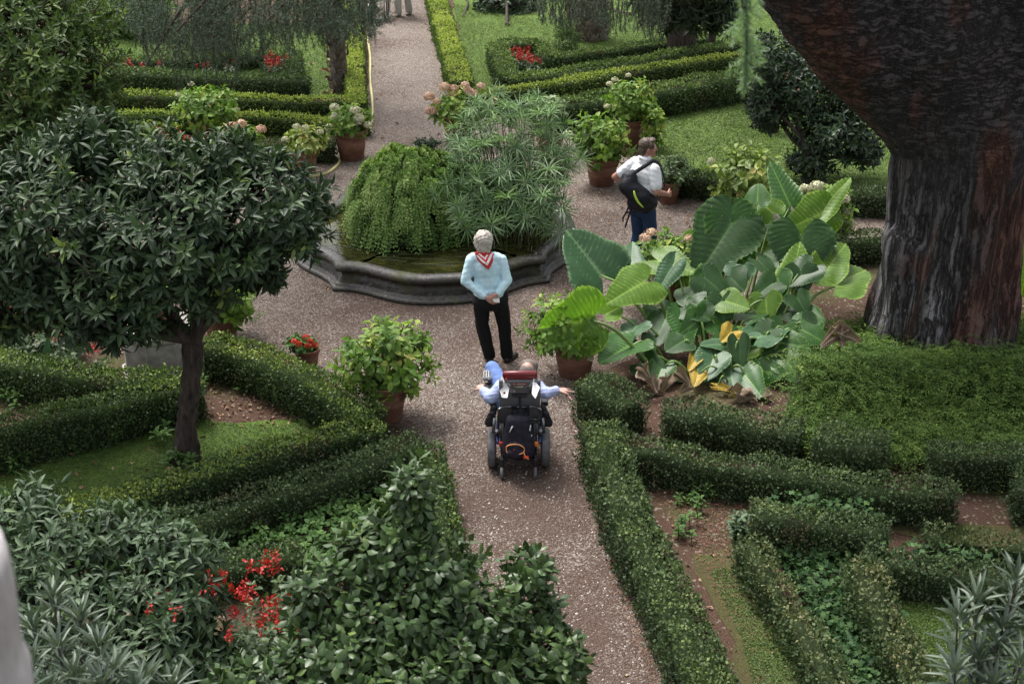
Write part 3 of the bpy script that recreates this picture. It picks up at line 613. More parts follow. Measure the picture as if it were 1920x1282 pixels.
tube(mb, pts, rad, 40, 0, .5, .10)
V = mb.V[0]; a = (np.arange(len(V)) % 40)/40*2*math.pi; zz = V[:, 2]
ctr = np.repeat(pts, 40, 0); d = V-ctr; g = 1+.10*np.sin(a*9+zz*5)+.07*np.sin(a*17-zz*9+1)-.22*np.exp(-((a-4.4-.3*np.sin(zz*3))/.22)**2)+.07*nz(V.astype(float), 9.)
mb.V[0] = (ctr+d*g[:, None]).astype(np.float32); 
for q in ((330, 610, 305, 560), (378, 600, 385, 520)):
    tube(mb, spline([tr[-1]-[0, 0, .06], P(q[0], q[1], 12.1), P(q[2], q[3], 12.2)], 12), np.linspace(.065, .04, 12), 14, 0, .5, .06)
m_oldbark, nt, b, _ = newmat('weathered_bark'); v = coords(nt, (10, 10, 1.3)); n1 = noise(nt, 3, 7, .7, v); n2 = noise(nt, 14, 5, .7, coords(nt, (1, 1, .3)))
nt.links.new(mixc(nt, ramp(nt, n1, [(.3, (.018, .015, .013)), (.55, (.065, .052, .044)), (.8, (.14, .12, .105))]), ramp(nt, n2, [(.4, (.7, .65, .6)), (.7, (1.2, 1.1, 1.05))]), 1., 'MULTIPLY'), b.inputs['Base Color'])
b.inputs['Roughness'].default_value = .9; bump(nt, b, n1, 1., .03)
put('trunk', mb, m_oldbark, root)

shrub('laurel_tree', 'light green leafy tree filling the upper left corner', 'tree', [px_blob(20, 40, 17.5, (1.3, 1.1, .9)), px_blob(90, 130, 17, (.95, .9, .7)), px_blob(20, 220, 16.8, (1.1, 1, .7)), px_blob(140, 230, 16.8, (.55, .6, .5)), px_blob(150, 160, 17, (.35, .4, .4)), px_blob(-80, 150, 17, (1.2, 1, 1))],
      2300, 7, .12, .038, l_laurel, G(60, 330), rnd=(.5, .22), tw=.04, droop=.1)
shrub('magnolia_shrub', 'bright broad leaved shrub beyond the lawn at the top left', 'shrub', [px_blob(185, 25, 31, (.9, .8, .7)), px_blob(265, 20, 30, (.75, .7, .6)), px_blob(215, -20, 31, (1.4, .9, .6))], 420, 7, .26, .10, l_laurel, G(215, 70), rnd=(.75, .2), tw=.05, tpl=BROAD)
shrub('dark_shrub', 'dark shrub mass at the top left edge behind the lawn', 'shrub', [px_blob(40, 20, 33, (3, 1, 1.0)), px_blob(330, 10, 35, (2.4, 1, .9)), px_blob(470, 15, 36, (2.2, 1, .9)), px_blob(160, 0, 35, (2, 1, 1))], 1500, 6, .17, .07, l_camelfar, G(330, 60), tw=.05)
shrub('dark_shrub', 'dark rounded shrub right of the far path at the top', 'shrub', [px_blob(950, 8, 32.5, (.75, .7, .62)), px_blob(945, -25, 33, (.7, .7, .5))], 600, 6, .13, .06, l_camelfar, G(950, 50), tw=.03, inner=.6)
shrub('dark_shrub', 'airy shrub with bare stems beside the bright far hedge', 'shrub', [px_blob(868, -5, 34, (.5, .4, .35)), px_blob(885, 12, 34, (.3, .3, .25))], 130, 6, .12, .05, l_camelfar, G(868, 33), tw=.025)
shrub('dark_shrub', 'wide dark shrub between the palm trunk and the drooping tree at the top', 'shrub', [px_blob(1030, -8, 34, (1.0, .7, .4)), px_blob(1190, -8, 35, (1.3, .8, .45)), px_blob(1330, -12, 36, (1.3, .8, .5))], 700, 6, .16, .06, l_camelfar, G(1180, 30), tw=.04)
shrub('mango_tree', 'tree with long drooping dark leaves hanging in at the top right of centre', 'tree', [px_blob(1300, 10, 21, (.7, .5, .42)), px_blob(1240, 0, 21, (.45, .4, .35)), px_blob(1350, 20, 21, (.35, .4, .35)), px_blob(1290, -60, 21, (1.2, .9, .5))],
      420, 9, .21, .04, l_camelfar, G(1330, 110), rnd=(.6, .25), tw=.04, droop=.6, a0=.7, a1=1.7)
shrub('camellia_shrub', 'tall dark glossy shrub standing left of the cedar trunk', 'shrub', [px_blob(1500, 150, 20.8, (.75, .6, .55)), px_blob(1450, 110, 20.8, (.40, .5, .40)), px_blob(1440, 200, 20.6, (.35, .4, .4)), px_blob(1560, 250, 20.4, (.60, .6, .5)), px_blob(1600, 190, 20.8, (.5, .5, .5)), px_blob(1520, 300, 20.3, (.35, .4, .35)), px_blob(1620, 280, 20.4, (.30, .4, .3))],
      1150, 7, .11, .045, l_camelfar, G(1512, 352), rnd=(.45, .25), tw=.035, tpl=BROAD, inner=.4)
mb = MB(); c0 = G(1441, 248); tube(mb, [c0, c0+[0, 0, .45], c0+[.03, 0, 1.2]], [.17, .15, .12], 16, 0, .5, .05); solo('tree_stump', mb, m_bark, 'short round trunk at the lower left of the dark glossy shrub', 'tree stump', loc=c0)

# foreground shrubs
cam_base = np.array([-.75, 5.9, 0.])
shrub('camellia_tree', 'glossy broad leaved camellia in the foreground left of the near path', 'tree',
      [px_blob(770, 925, 6.75, (.13, .16, .20)), px_blob(750, 1000, 6.7, (.24, .22, .17)), px_blob(690, 1050, 6.6, (.22, .22, .2)), px_blob(800, 1060, 6.6, (.30, .28, .2)), px_blob(610, 1110, 6.4, (.27, .25, .18)), px_blob(740, 1150, 6.4, (.35, .3, .24)), px_blob(880, 1150, 6.5, (.30, .28, .2)), px_blob(640, 1210, 6.2, (.32, .3, .2)), px_blob(860, 1230, 6.3, (.34, .3, .22)),
       px_blob(990, 1065, 6.9, (.15, .16, .12)), px_blob(1000, 1150, 6.8, (.20, .2, .16)), px_blob(1010, 1215, 6.6, (.28, .26, .17)), px_blob(1055, 1250, 6.5, (.13, .2, .2)), px_blob(550, 1265, 6.0, (.27, .25, .15)), px_blob(460, 1285, 5.9, (.2, .2, .1)), px_blob(740, 1290, 6.0, (.4, .3, .18)), px_blob(960, 1300, 6.3, (.36, .3, .18))],
      1500, 6, .084, .045, l_camel, cam_base, tpl=CAML, rnd=(.5, .18), tw=.009, inner=.45, trunk=[cam_base, cam_base+[0, .2, 1.7]], droop=.2, up=.45)
bt = bpy.context.scene.objects['camellia_tree']
mb = MB(); tube(mb, spline([cam_base, cam_base+[.04, .05, 1.2], cam_base+[0, .2, 1.8], P(745, 1150, 6.45), P(768, 935, 6.75)], 24), np.linspace(.06, .006, 24), 14, 0, .5, .05); put('trunk', mb, m_bark, bt)
gb = np.array([-2.6, 8.0, 0.])
shrub('grey_leaved_shrub', 'large shrub with curled grey green leaves filling the lower left', 'shrub',
      [px_blob(60, 950, 8.6, (.22, .3, .22)), px_blob(20, 1010, 8.3, (.35, .35, .3)), px_blob(110, 1040, 8.1, (.4, .35, .3)), px_blob(220, 1010, 8.3, (.35, .3, .24)), px_blob(330, 1045, 8.1, (.32, .3, .24)), px_blob(160, 1140, 7.8, (.45, .35, .3)), px_blob(300, 1130, 7.8, (.42, .35, .3)), px_blob(40, 1150, 7.7, (.4, .35, .3)), px_blob(380, 1240, 7.6, (.26, .3, .2)), px_blob(260, 1240, 7.4, (.45, .35, .3)), px_blob(110, 1260, 7.3, (.4, .3, .2)), px_blob(470, 1290, 7.4, (.25, .3, .15))],
      1500, 7, .115, .034, l_grey, gb, rnd=(.42, .2), tw=.02, droop=.45, tpl=lance(.30, .10, .5), inner=.45)
def whorls(name, label, base, tips, mat, L, W, k=15):
    root = thing(name, label, 'shrub', base); mb = MB(); mb2 = MB()
    T = np.array([P(*t_) for t_ in tips])
    for i, t_ in enumerate(T):
        st = np.array([base[0], base[1], t_[2]*.35]); mid = st*.4+t_*.6+rng.normal(0, .03, 3)+np.array([0, 0, -.04]); sp = spline([st, mid, t_], 24); tube(mb2, sp, np.linspace(.011, .005, 24), 6, 0, .5, caps=False)
        ax = unit((sp[-1]-sp[-3])[None]+[0, 0, .02])[0]
        for lev, m in ((0, k), (.07, k-5), (.15, k-6), (.24, 6), (.33, 5)):
            c_ = t_-ax*lev; n = max(3, m); ph = np.arange(n)*2.4+i; x, y = frame_of(ax[None])
            th = .35+.75*(np.arange(n)/n)+lev*1.6+rng.normal(0, .1, n)
            rad = x*np.cos(ph)[:, None]+y*np.sin(ph)[:, None]; d = unit(ax*np.cos(th)[:, None]+rad*np.sin(th)[:, None]-np.array([0, 0, .12]))
            nr = ax*np.sin(th)[:, None]-rad*np.cos(th)[:, None]
            leaves(mb, c_+d*.01, d, nr, L*rng.uniform(.7, 1.1, n), W, STIFF, 0, np.clip(rng.normal(.5, .2, n), 0, 1))
    put('stems', mb2, m_bark, root); put('leaves', mb, mat, root)
whorls('oleander_shrub', 'narrow leaved grey oleander beside the stone balustrade at the bottom left', (-2.1, 5.0, 0), [(100, 1125, 5.7), (62, 1180, 5.5), (150, 1165, 5.6), (110, 1215, 5.4), (185, 1215, 5.4), (60, 1250, 5.2), (140, 1270, 5.2), (215, 1262, 5.2), (270, 1275, 5.3), (190, 1290, 5.1), (95, 1300, 5.1), (30, 1230, 5.4), (250, 1300, 5.1), (320, 1295, 5.3), (50, 1300, 5.)], l_olean, .15, .021)
whorls('oleander_shrub', 'narrow leaved grey oleander tips reaching in at the bottom right corner', (2.2, 5.0, 0), [(1832, 1130, 5.3), (1795, 1160, 5.2), (1880, 1180, 5.2), (1905, 1090, 5.3), (1835, 1240, 5.1), (1870, 1215, 5.15), (1912, 1250, 5.), (1790, 1262, 5.), (1935, 1160, 5.2), (1860, 1290, 5.)], l_olean, .15, .021, 13)
# ------------------------------------------------------------------ fountain basin
FC = np.array([-1.03, 17.70, 0.])
m_stone, nt, b, _ = newmat('wet_mossy_stone'); v = coords(nt)
n1 = noise(nt, 2.4, 6, .65, v); n2 = noise(nt, 22, 6, .7, v); n3 = noise(nt, 1.3, 4, .6, v)
c = ramp(nt, n2, [(.35, (.015, .013, .011)), (.55, (.055, .049, .043)), (.75, (.17, .155, .14))])
c = mixc(nt, c, ramp(nt, n2, [(.3, (.025, .03, .008)), (.7, (.10, .11, .025))]), ramp(nt, n1, [(.50, (0, 0, 0)), (.62, (.75, .75, .75))]))
c = mixc(nt, c, (.02, .018, .015), ramp(nt, n3, [(.45, (0, 0, 0)), (.6, (.6, .6, .6))]))
nt.links.new(c, b.inputs['Base Color'])
nt.links.new(ramp(nt, n1, [(.4, (.18, .18, .18)), (.65, (.6, .6, .6))]), b.inputs['Roughness']); bump(nt, b, n2, .5, .02)
root = thing('fountain_basin', 'low scalloped stone fountain basin with dark water in the middle of the gravel', 'fountain', FC)
def basin_ring(off, nside=36):
    pts = []
    S = 1.30
    for q in range(4):
        a = q*math.pi/2; ca, sa = math.cos(a), math.sin(a)
        for i in range(nside):
            t_ = -1+2*i/nside; s_ = min(1, max(0, (.95-abs(t_))/.85)); out = S+.52*(.55*s_*s_*(3-2*s_)+.45*math.sin(math.pi/2*s_*s_*(3-2*s_)))
            x_, y_ = t_*S, -out; pts.append((x_*ca-y_*sa, x_*sa+y_*ca))
    pts = np.array(pts)@rotz(-.095)[:2, :2]; tn = unit(np.roll(pts, -1, 0)-np.roll(pts, 1, 0)); nrm = np.stack([tn[:, 1], -tn[:, 0]], 1)
    # soften normals near corners
    return pts+nrm*off
prof = [(.115, 0), (.13, .02), (.13, .045), (.105, .065), (.08, .068), (.078, .088), (.03, .10), (-.02, .13), (-.045, .17), (-.04, .21), (-.01, .228), (-.008, .242), (.03, .248), (.058, .268), (.066, .295), (.052, .325), (.015, .348), (-.04, .36), (-.08, .355), (-.115, .335), (-.13, .30), (-.135, .25), (-.135, .10)]
mb = MB(); n = 144; V = []
for o_, z_ in prof:
    r2 = basin_ring(o_); V.append(np.column_stack([r2, np.full(n, z_)]))
V = np.concatenate(V); V += nz(V, 6.)[:, None]*.002; i = np.arange(len(prof)-1)[:, None]*n; j = np.arange(n)[None]; j2 = (j+1) % n
mb.add(V+FC, np.stack([i+j, i+j2, i+n+j2, i+n+j], -1).reshape(-1, 4)); put('stone_rim', mb, m_stone, root)
mw, nt, b, _ = newmat('pond_water'); v = coords(nt)
n1 = noise(nt, 1.5, 5, .6, v); vs = coords(nt, (2, 7, 1)); n2 = noise(nt, 3, 6, .7, vs)
nt.links.new(mixc(nt, ramp(nt, n2, [(.3, (.006, .006, .003)), (.7, (.04, .042, .012))]), ramp(nt, n2, [(.3, (.02, .024, .004)), (.7, (.11, .11, .03))]), ramp(nt, n1, [(.45, (0, 0, 0)), (.62, (.7, .7, .7))])), b.inputs['Base Color'])
b.inputs['Roughness'].default_value = .04; b.inputs['IOR'].default_value = 1.33; n4 = noise(nt, 9, 2, .5, v); bump(nt, b, n4, .12, .01)
r2 = basin_ring(-.135); mb = MB(); mb.add(np.vstack([np.column_stack([r2, np.full(n, .235)]), [[0, 0, .235]]])+FC, np.array([[k_, (k_+1) % n, n] for k_ in range(n)]), 0, .5, False); put('water', mb, mw, root)
CX = P(772, 400, 17.7)[0]; mb = MB(); lathe(mb, [(.62, .0), (.60, .20), (.45, .35), (.30, .5), (.28, .75), (.30, .82), (.38, .92), (.40, 1.0), (.36, 1.02), (0.001, 1.02)], np.array([CX, 17.75, 0.]), 32); V = mb.V[0]; mb.V[0] = V+(nz(V.astype(float), 4.)[:, None]*.03).astype(np.float32); put('rock_pedestal', mb, m_stone, root)
# pond weed trailing under the surface
mb = MB(); 
for k_ in range(45):
    a = rng.uniform(-math.pi, 0.3); r_ = rng.uniform(.6, 1.35); p0 = FC+[-.2+r_*math.cos(a)*1.0, r_*math.sin(a)*.95, .238]; d = np.array([rng.normal(.9, .3), rng.normal(0, .25), 0])
    pts = [p0, p0+d*.15+[0, 0, .004], p0+d*.35, p0+d*.5+[0, 0, -.01]]; tube(mb, spline(pts, 8), .004, 4, 0, rng.uniform(0, .35), caps=False)
o = solo('pond_weed', mb, m_papstem, 'brown green water weed trailing in the dark basin water', 'water weed', kind='stuff', loc=FC)

# maidenhair fern mound: drooping sprays from the bowl
root = thing('maidenhair_fern', 'dome of bright green maidenhair fern spilling over the middle of the fountain', 'fern', FC+[-.15, 0, 1.0])
mc = FC+[-.02, 0., 0]; mb = MB(); mb2 = MB()
CX = P(772, 400, 17.7)[0]
mc = np.array([CX, 17.75, 0.])
ns = 3600
a = rng.uniform(0, 2*math.pi, ns); el = np.arccos(rng.uniform(-.28, 1, ns)); R3 = np.array([.78, .78, .68]); zc = .72
d0 = np.stack([np.sin(el)*np.cos(a), np.sin(el)*np.sin(a), np.cos(el)], 1)
d0 = np.sign(d0)*np.abs(d0)**.86; rad = rng.uniform(.76, 1.0, ns)*(1+.10*nz(d0, 3.5)+.07*nz(d0, 9.)); st = mc+[0, 0, zc]+d0*R3*rad[:, None]
cd = unit(rng.normal(0, 1, (150, 3))+[0, 0, .25]); cl_ = np.argmax(d0@cd.T, 1); tuft = rng.uniform(-1, 1, 150)[cl_]; cc_ = np.sum(unit(d0)*cd[cl_], 1)
st = st*.62+(mc+[0, 0, zc]+cd[cl_]*R3*(.93+.10*tuft)[:, None])*.38
hor = unit(np.stack([np.cos(a), np.sin(a), 0*a], 1)+.25*rng.normal(0, 1, (150, 3))[cl_]*[1, 1, 0]); Ls = rng.uniform(.20, .40, ns)*np.where(d0[:, 2] > .6, .6, 1.15)*(1+.25*tuft)
K = 11; dr = unit(hor*.8+d0*.4+rng.normal(0, .35, (ns, 3)))
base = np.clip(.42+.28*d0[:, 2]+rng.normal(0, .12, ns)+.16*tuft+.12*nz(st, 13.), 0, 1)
for k_ in range(K):
    u = k_/(K-1); c_ = st+dr*(Ls*u*.55)[:, None]+np.array([0, 0, -1.])*(Ls*(u**1.5)*.8)[:, None]
    tang = unit(dr*.5+np.array([0, 0, -1.])*(.1+1.1*u))
    for sg in (-1, 1):
        sd_ = unit(np.cross(tang, hor))*sg; ax = unit(sd_*.8+tang*.6+rng.normal(0, .25, (ns, 3)))
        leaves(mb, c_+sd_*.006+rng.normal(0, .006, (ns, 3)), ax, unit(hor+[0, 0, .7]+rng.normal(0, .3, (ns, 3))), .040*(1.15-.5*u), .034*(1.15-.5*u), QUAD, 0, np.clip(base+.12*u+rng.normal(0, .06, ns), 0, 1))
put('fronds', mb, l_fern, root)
V3, F3 = ICO3; V = V3*np.array([.62, .62, .56])*(1+.08*nz(V3, 4.))[:, None]; mb = MB(); mb.add(V+mc+[0, 0, zc], F3); put('peat_mound', mb, m_twig, root)
mb = MB(); t_, a_ = shell([(mc+[.22, .15, zc+.70], (.20, .14, .07))], 140, .3, .5); rosettes(mb, t_, a_, 4, .04, .03, QUAD, 0, (.15, .15)); put('dark_moss', mb, l_camelfar, root)

# papyrus
root = thing('papyrus_plant', 'tall umbrella papyrus growing in the right side of the fountain', 'papyrus', P(975, 455, 17.5)*[1, 1, 0])
mb = MB(); mb2 = MB()
um = []
for ky in np.linspace(0, 1, 13):
    for kx in range(11):
        py = 190+ky*225+rng.normal(0, 10); x0 = np.interp(py, [180, 230, 300, 360, 420], [900, 845, 838, 835, 850]); x1 = np.interp(py, [180, 230, 300, 360, 420], [1030, 1062, 1070, 1060, 1050])
        px = x0+(x1-x0)*(kx+.5+rng.uniform(-.5, .5))/11; Y = 18.1-1.3*ky+rng.normal(0, .18)
        um.append(P(px, py, Y))
um += [P(655+230, 400, 16.9), P(842, 345, 17.1), P(1085, 300, 17.4), P(818, 365, 17.0)]
for t_ in um:
    b0 = np.array([t_[0]*.55+P(960, 440, 17.5)[0]*.45+rng.normal(0, .13), 17.55+rng.normal(0, .22)+(t_[1]-17.5)*.25, .22]); lean = unit((t_-b0)+[0, 0, .6])
    sp = spline([b0, b0*.5+t_*.5+np.array([0, 0, .10])+(b0-t_)*[.12, .12, 0], t_], 10); tube(mb2, sp, np.linspace(.0085, .005, 10), 5, 0, rng.uniform(.1, .9), caps=False)
    nn_ = 20; ax = unit(sp[-1]-sp[-2]+rng.normal(0, .08, 3)+[0, -.03, 0]); x, y = frame_of(ax[None]); ph = np.arange(nn_)*2.4; th = np.linspace(.75, 1.55, nn_)+rng.normal(0, .08, nn_)
    rad = x*np.cos(ph)[:, None]+y*np.sin(ph)[:, None]; d = ax*np.cos(th)[:, None]+rad*np.sin(th)[:, None]
    s = rng.uniform(.75, 1.15)
    leaves(mb, np.tile(sp[-1], (nn_, 1)), d, ax*np.sin(th)[:, None]-rad*np.cos(th)[:, None]+[0, 0, .3], .24*s*rng.uniform(.85, 1.1, nn_), .016, lance(.28, .05, .5), 0, np.clip(rng.normal(.5, .22, nn_), 0, 1))
for k_ in range(170):   # bare young stems and older yellow ones
    b0 = np.array([P(rng.uniform(875, 1035), 440, 17.5)[0], rng.uniform(17.1, 17.9), .22]); t_ = b0+[rng.normal(0, .13)+(b0[0]-.1)*.25, rng.normal(0, .1), rng.uniform(.6, 1.2)]
    tube(mb2, spline([b0, (b0+t_)/2+rng.normal(0, .02, 3), t_], 6), .006, 4, 0, rng.uniform(0, 1), caps=False)
    if k_ % 2:
        nn_ = 9; ph = np.arange(nn_)*2.4; d = np.stack([np.cos(ph), np.sin(ph), .3+0*ph], 1); leaves(mb, np.tile(t_, (nn_, 1)), unit(d), np.tile([0, 0, 1.], (nn_, 1)), .15, .014, LANCE, 0, rng.uniform(.0, .5, nn_))
put('stems', mb2, m_papstem, root); put('umbrella_leaves', mb, l_pap, root)

# ------------------------------------------------------------------ elephant ears
def earmat(name, c0, c1, vein, edge, rough, trans):
    m, nt, b, out = newmat(name); a = N(nt, 'ShaderNodeAttribute', attribute_name='rnd')
    c = ramp(nt, a.outputs['Fac'], [(0, c0), (.45, c1), (.62, vein), (.80, vein), (.9, edge), (1, edge)])
    n_ = noise(nt, 7, 4, .6); c = mixc(nt, c, ramp(nt, n_, [(.3, (.8, .8, .8)), (.7, (1.15, 1.15, 1.1))]), 1., 'MULTIPLY')
    nt.links.new(c, b.inputs['Base Color']); b.inputs['Roughness'].default_value = rough; b.inputs['Specular IOR Level'].default_value = .28
    t = N(nt, 'ShaderNodeBsdfTranslucent'); mx = N(nt, 'ShaderNodeMixShader'); mx.inputs[0].default_value = trans
    nt.links.new(mixc(nt, c, (1.3, 1.6, .45), 1., 'MULTIPLY'), t.inputs[0]); nt.links.new(b.outputs[0], mx.inputs[1]); nt.links.new(t.outputs[0], mx.inputs[2]); nt.links.new(mx.outputs[0], out.inputs[0])
    return m
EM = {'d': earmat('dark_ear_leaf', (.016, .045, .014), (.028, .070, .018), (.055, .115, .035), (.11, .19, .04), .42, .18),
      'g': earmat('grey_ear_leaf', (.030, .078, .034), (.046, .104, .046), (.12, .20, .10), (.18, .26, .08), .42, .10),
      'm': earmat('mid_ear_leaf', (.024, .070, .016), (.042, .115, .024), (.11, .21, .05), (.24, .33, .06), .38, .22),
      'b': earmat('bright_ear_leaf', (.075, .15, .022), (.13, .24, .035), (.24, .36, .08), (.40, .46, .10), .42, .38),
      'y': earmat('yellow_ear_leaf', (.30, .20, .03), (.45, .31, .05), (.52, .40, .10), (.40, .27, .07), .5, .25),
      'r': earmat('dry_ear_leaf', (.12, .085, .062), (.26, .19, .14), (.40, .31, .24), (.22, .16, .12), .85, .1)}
m_petiole = plain('petioles', (.13, .21, .05), .45, var=.25, scale=8)
RO = 44
def ear_mesh(attach, tip, wpx_m, view, curl=.12, fold=.08, rip=.008, crump=0.):
    L = np.linalg.norm(tip-attach); y = (tip-attach)/L; z = unit(view-y*np.dot(view, y)); x = np.cross(y, z)
    ys = np.linspace(-.36, 1, RO); V = []; Rn = []; Fq = []; cols = 9
    wm = wpx_m/2
    ph = rng.uniform(0, 6)
    for sgn in (-1, 1):
        b0 = len(V)
        for i, yy in enumerate(ys):
            if yy >= 0: w = (1-yy**1.7)**.72*(1+.06*math.sin(yy*9)); inn = 0
            else: w = (1-(abs(yy)/.37)**2.6)**.5*(1-.06*abs(yy)/.36); inn = .04+.42*(abs(yy)/.36)**1.5
            w = max(w, .015); inn = min(inn, w*.9)
            for j in range(cols):
                u = j/(cols-1); xx = (inn+(w-inn)*u)
                if yy > 0: vphase = (yy-.50*xx*wm/L)
                else: vphase = math.atan2(yy, xx*wm/L+.05)*.5-.5*xx*wm/L
                s = math.sin((vphase*10.5+.0)*2*math.pi)
                rr = rip*s*min(1, xx*1.6)
                yj = yy+(.022*s*u**3)
                zz = fold*(xx*wm/L)*.9-curl*max(0, yj)**2-.22*(xx*wm/L)**2*(1 if fold > 0 else .2)+rr+crump*.5*math.sin(7*xx+ph+5*yj)*xx+.035*math.sin(5*yj+ph)*xx
                V.append(attach+x*sgn*xx*wm*(1+.03*s*u)+y*yj*L+z*zz*L)
                vein = .54+.12*(s-.93)/.07 if s > .93 else .25+.16*s
                if xx < .045 and yy > -.05: vein = .7
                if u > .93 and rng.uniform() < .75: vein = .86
                Rn.append(vein)
        for i in range(RO-1):
            for j in range(cols-1):
                q = [b0+i*cols+j, b0+i*cols+j+1, b0+(i+1)*cols+j+1, b0+(i+1)*cols+j]
                Fq.append(q if sgn > 0 else q[::-1])
    return np.array(V), np.array(Fq), np.array(Rn)
# attach px, tip px, width px, kind, attach Y, tip Y, view mix (0 = faces sky, 1 = faces the viewer)
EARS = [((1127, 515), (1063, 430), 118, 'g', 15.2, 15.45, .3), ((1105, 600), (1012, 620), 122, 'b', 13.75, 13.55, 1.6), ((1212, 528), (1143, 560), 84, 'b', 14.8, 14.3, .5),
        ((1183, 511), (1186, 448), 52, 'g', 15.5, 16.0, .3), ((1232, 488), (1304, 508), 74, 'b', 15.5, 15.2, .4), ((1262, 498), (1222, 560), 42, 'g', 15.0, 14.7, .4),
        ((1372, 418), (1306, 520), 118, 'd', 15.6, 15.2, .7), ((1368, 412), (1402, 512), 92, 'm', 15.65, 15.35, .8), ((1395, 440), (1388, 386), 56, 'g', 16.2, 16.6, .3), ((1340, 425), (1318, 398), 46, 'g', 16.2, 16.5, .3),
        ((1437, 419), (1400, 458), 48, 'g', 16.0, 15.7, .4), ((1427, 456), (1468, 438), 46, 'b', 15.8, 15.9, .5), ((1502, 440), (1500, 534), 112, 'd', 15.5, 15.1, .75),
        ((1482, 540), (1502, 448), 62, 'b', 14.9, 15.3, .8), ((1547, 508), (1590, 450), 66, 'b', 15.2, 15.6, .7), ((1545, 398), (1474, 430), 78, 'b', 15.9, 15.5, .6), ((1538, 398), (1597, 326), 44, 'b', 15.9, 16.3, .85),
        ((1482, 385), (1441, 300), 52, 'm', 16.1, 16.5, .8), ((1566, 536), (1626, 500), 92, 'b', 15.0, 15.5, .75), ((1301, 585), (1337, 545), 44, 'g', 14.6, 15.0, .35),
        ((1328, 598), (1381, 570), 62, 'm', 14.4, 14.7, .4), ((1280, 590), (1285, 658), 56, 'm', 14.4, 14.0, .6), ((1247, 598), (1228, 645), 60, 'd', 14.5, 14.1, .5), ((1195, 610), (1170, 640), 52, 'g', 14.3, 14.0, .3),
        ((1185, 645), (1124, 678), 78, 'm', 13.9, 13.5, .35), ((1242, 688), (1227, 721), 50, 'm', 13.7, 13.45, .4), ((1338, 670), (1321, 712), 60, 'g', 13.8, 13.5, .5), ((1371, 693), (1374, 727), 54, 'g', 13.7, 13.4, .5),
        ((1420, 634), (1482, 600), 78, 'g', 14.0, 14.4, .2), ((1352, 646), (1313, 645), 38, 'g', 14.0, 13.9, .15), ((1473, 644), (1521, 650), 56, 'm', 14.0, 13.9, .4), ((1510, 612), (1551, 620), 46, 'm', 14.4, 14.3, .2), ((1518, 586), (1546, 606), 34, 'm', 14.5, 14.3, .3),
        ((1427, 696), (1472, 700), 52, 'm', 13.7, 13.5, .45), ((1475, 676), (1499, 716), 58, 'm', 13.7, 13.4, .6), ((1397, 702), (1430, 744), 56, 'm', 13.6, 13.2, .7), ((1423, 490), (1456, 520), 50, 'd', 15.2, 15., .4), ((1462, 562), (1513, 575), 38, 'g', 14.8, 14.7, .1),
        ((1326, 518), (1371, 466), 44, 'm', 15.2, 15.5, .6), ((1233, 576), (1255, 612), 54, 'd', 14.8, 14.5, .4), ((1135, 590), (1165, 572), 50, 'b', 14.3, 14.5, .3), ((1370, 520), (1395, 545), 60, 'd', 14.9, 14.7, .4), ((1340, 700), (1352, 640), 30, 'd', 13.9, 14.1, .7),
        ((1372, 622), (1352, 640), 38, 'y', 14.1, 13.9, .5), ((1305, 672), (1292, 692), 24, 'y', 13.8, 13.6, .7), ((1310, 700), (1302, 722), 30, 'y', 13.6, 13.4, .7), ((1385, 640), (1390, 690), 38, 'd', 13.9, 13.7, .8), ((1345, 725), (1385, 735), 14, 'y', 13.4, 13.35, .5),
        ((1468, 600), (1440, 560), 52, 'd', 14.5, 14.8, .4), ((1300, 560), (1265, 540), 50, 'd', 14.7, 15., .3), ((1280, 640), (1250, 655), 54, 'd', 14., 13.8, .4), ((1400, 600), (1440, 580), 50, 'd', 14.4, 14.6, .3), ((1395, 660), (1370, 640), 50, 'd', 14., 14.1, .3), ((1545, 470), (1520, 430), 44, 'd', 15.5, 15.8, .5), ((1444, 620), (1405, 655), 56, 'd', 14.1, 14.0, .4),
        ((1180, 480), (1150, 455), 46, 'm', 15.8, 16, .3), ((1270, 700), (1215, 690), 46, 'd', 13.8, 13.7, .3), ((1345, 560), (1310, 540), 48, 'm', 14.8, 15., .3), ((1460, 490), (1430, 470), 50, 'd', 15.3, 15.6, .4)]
eb = np.array([P(1350, 640, 14.4)[0], 14.6, 0.])
frs = random.Random(5)
for k_ in range(26):
    ex = frs.uniform(1190, 1530); ey = frs.uniform(500, 690); Yk = 15.0-(ey-500)/190*1.25; an = frs.uniform(.1, 3.0); ln = frs.uniform(44, 62)
    EARS.append(((ex, ey), (ex+ln*math.cos(an), ey+ln*.75*math.sin(an)), ln*frs.uniform(.95, 1.15), frs.choice('dddmmmmgb'), Yk, Yk-.18, frs.uniform(.2, .7)))
for ex, ey in ((1260, 470), (1300, 455), (1345, 470), (1450, 400), (1420, 380), (1460, 470)):
    EARS.append(((ex, ey), (ex+frs.uniform(-45, 45), ey-frs.uniform(-10, 40)), 48, frs.choice('gmb'), 15.9, 16.1, .5))
root = thing('elephant_ear_plant', 'big clump of elephant ear plants with huge ribbed leaves below the cedar', 'elephant ear', eb)
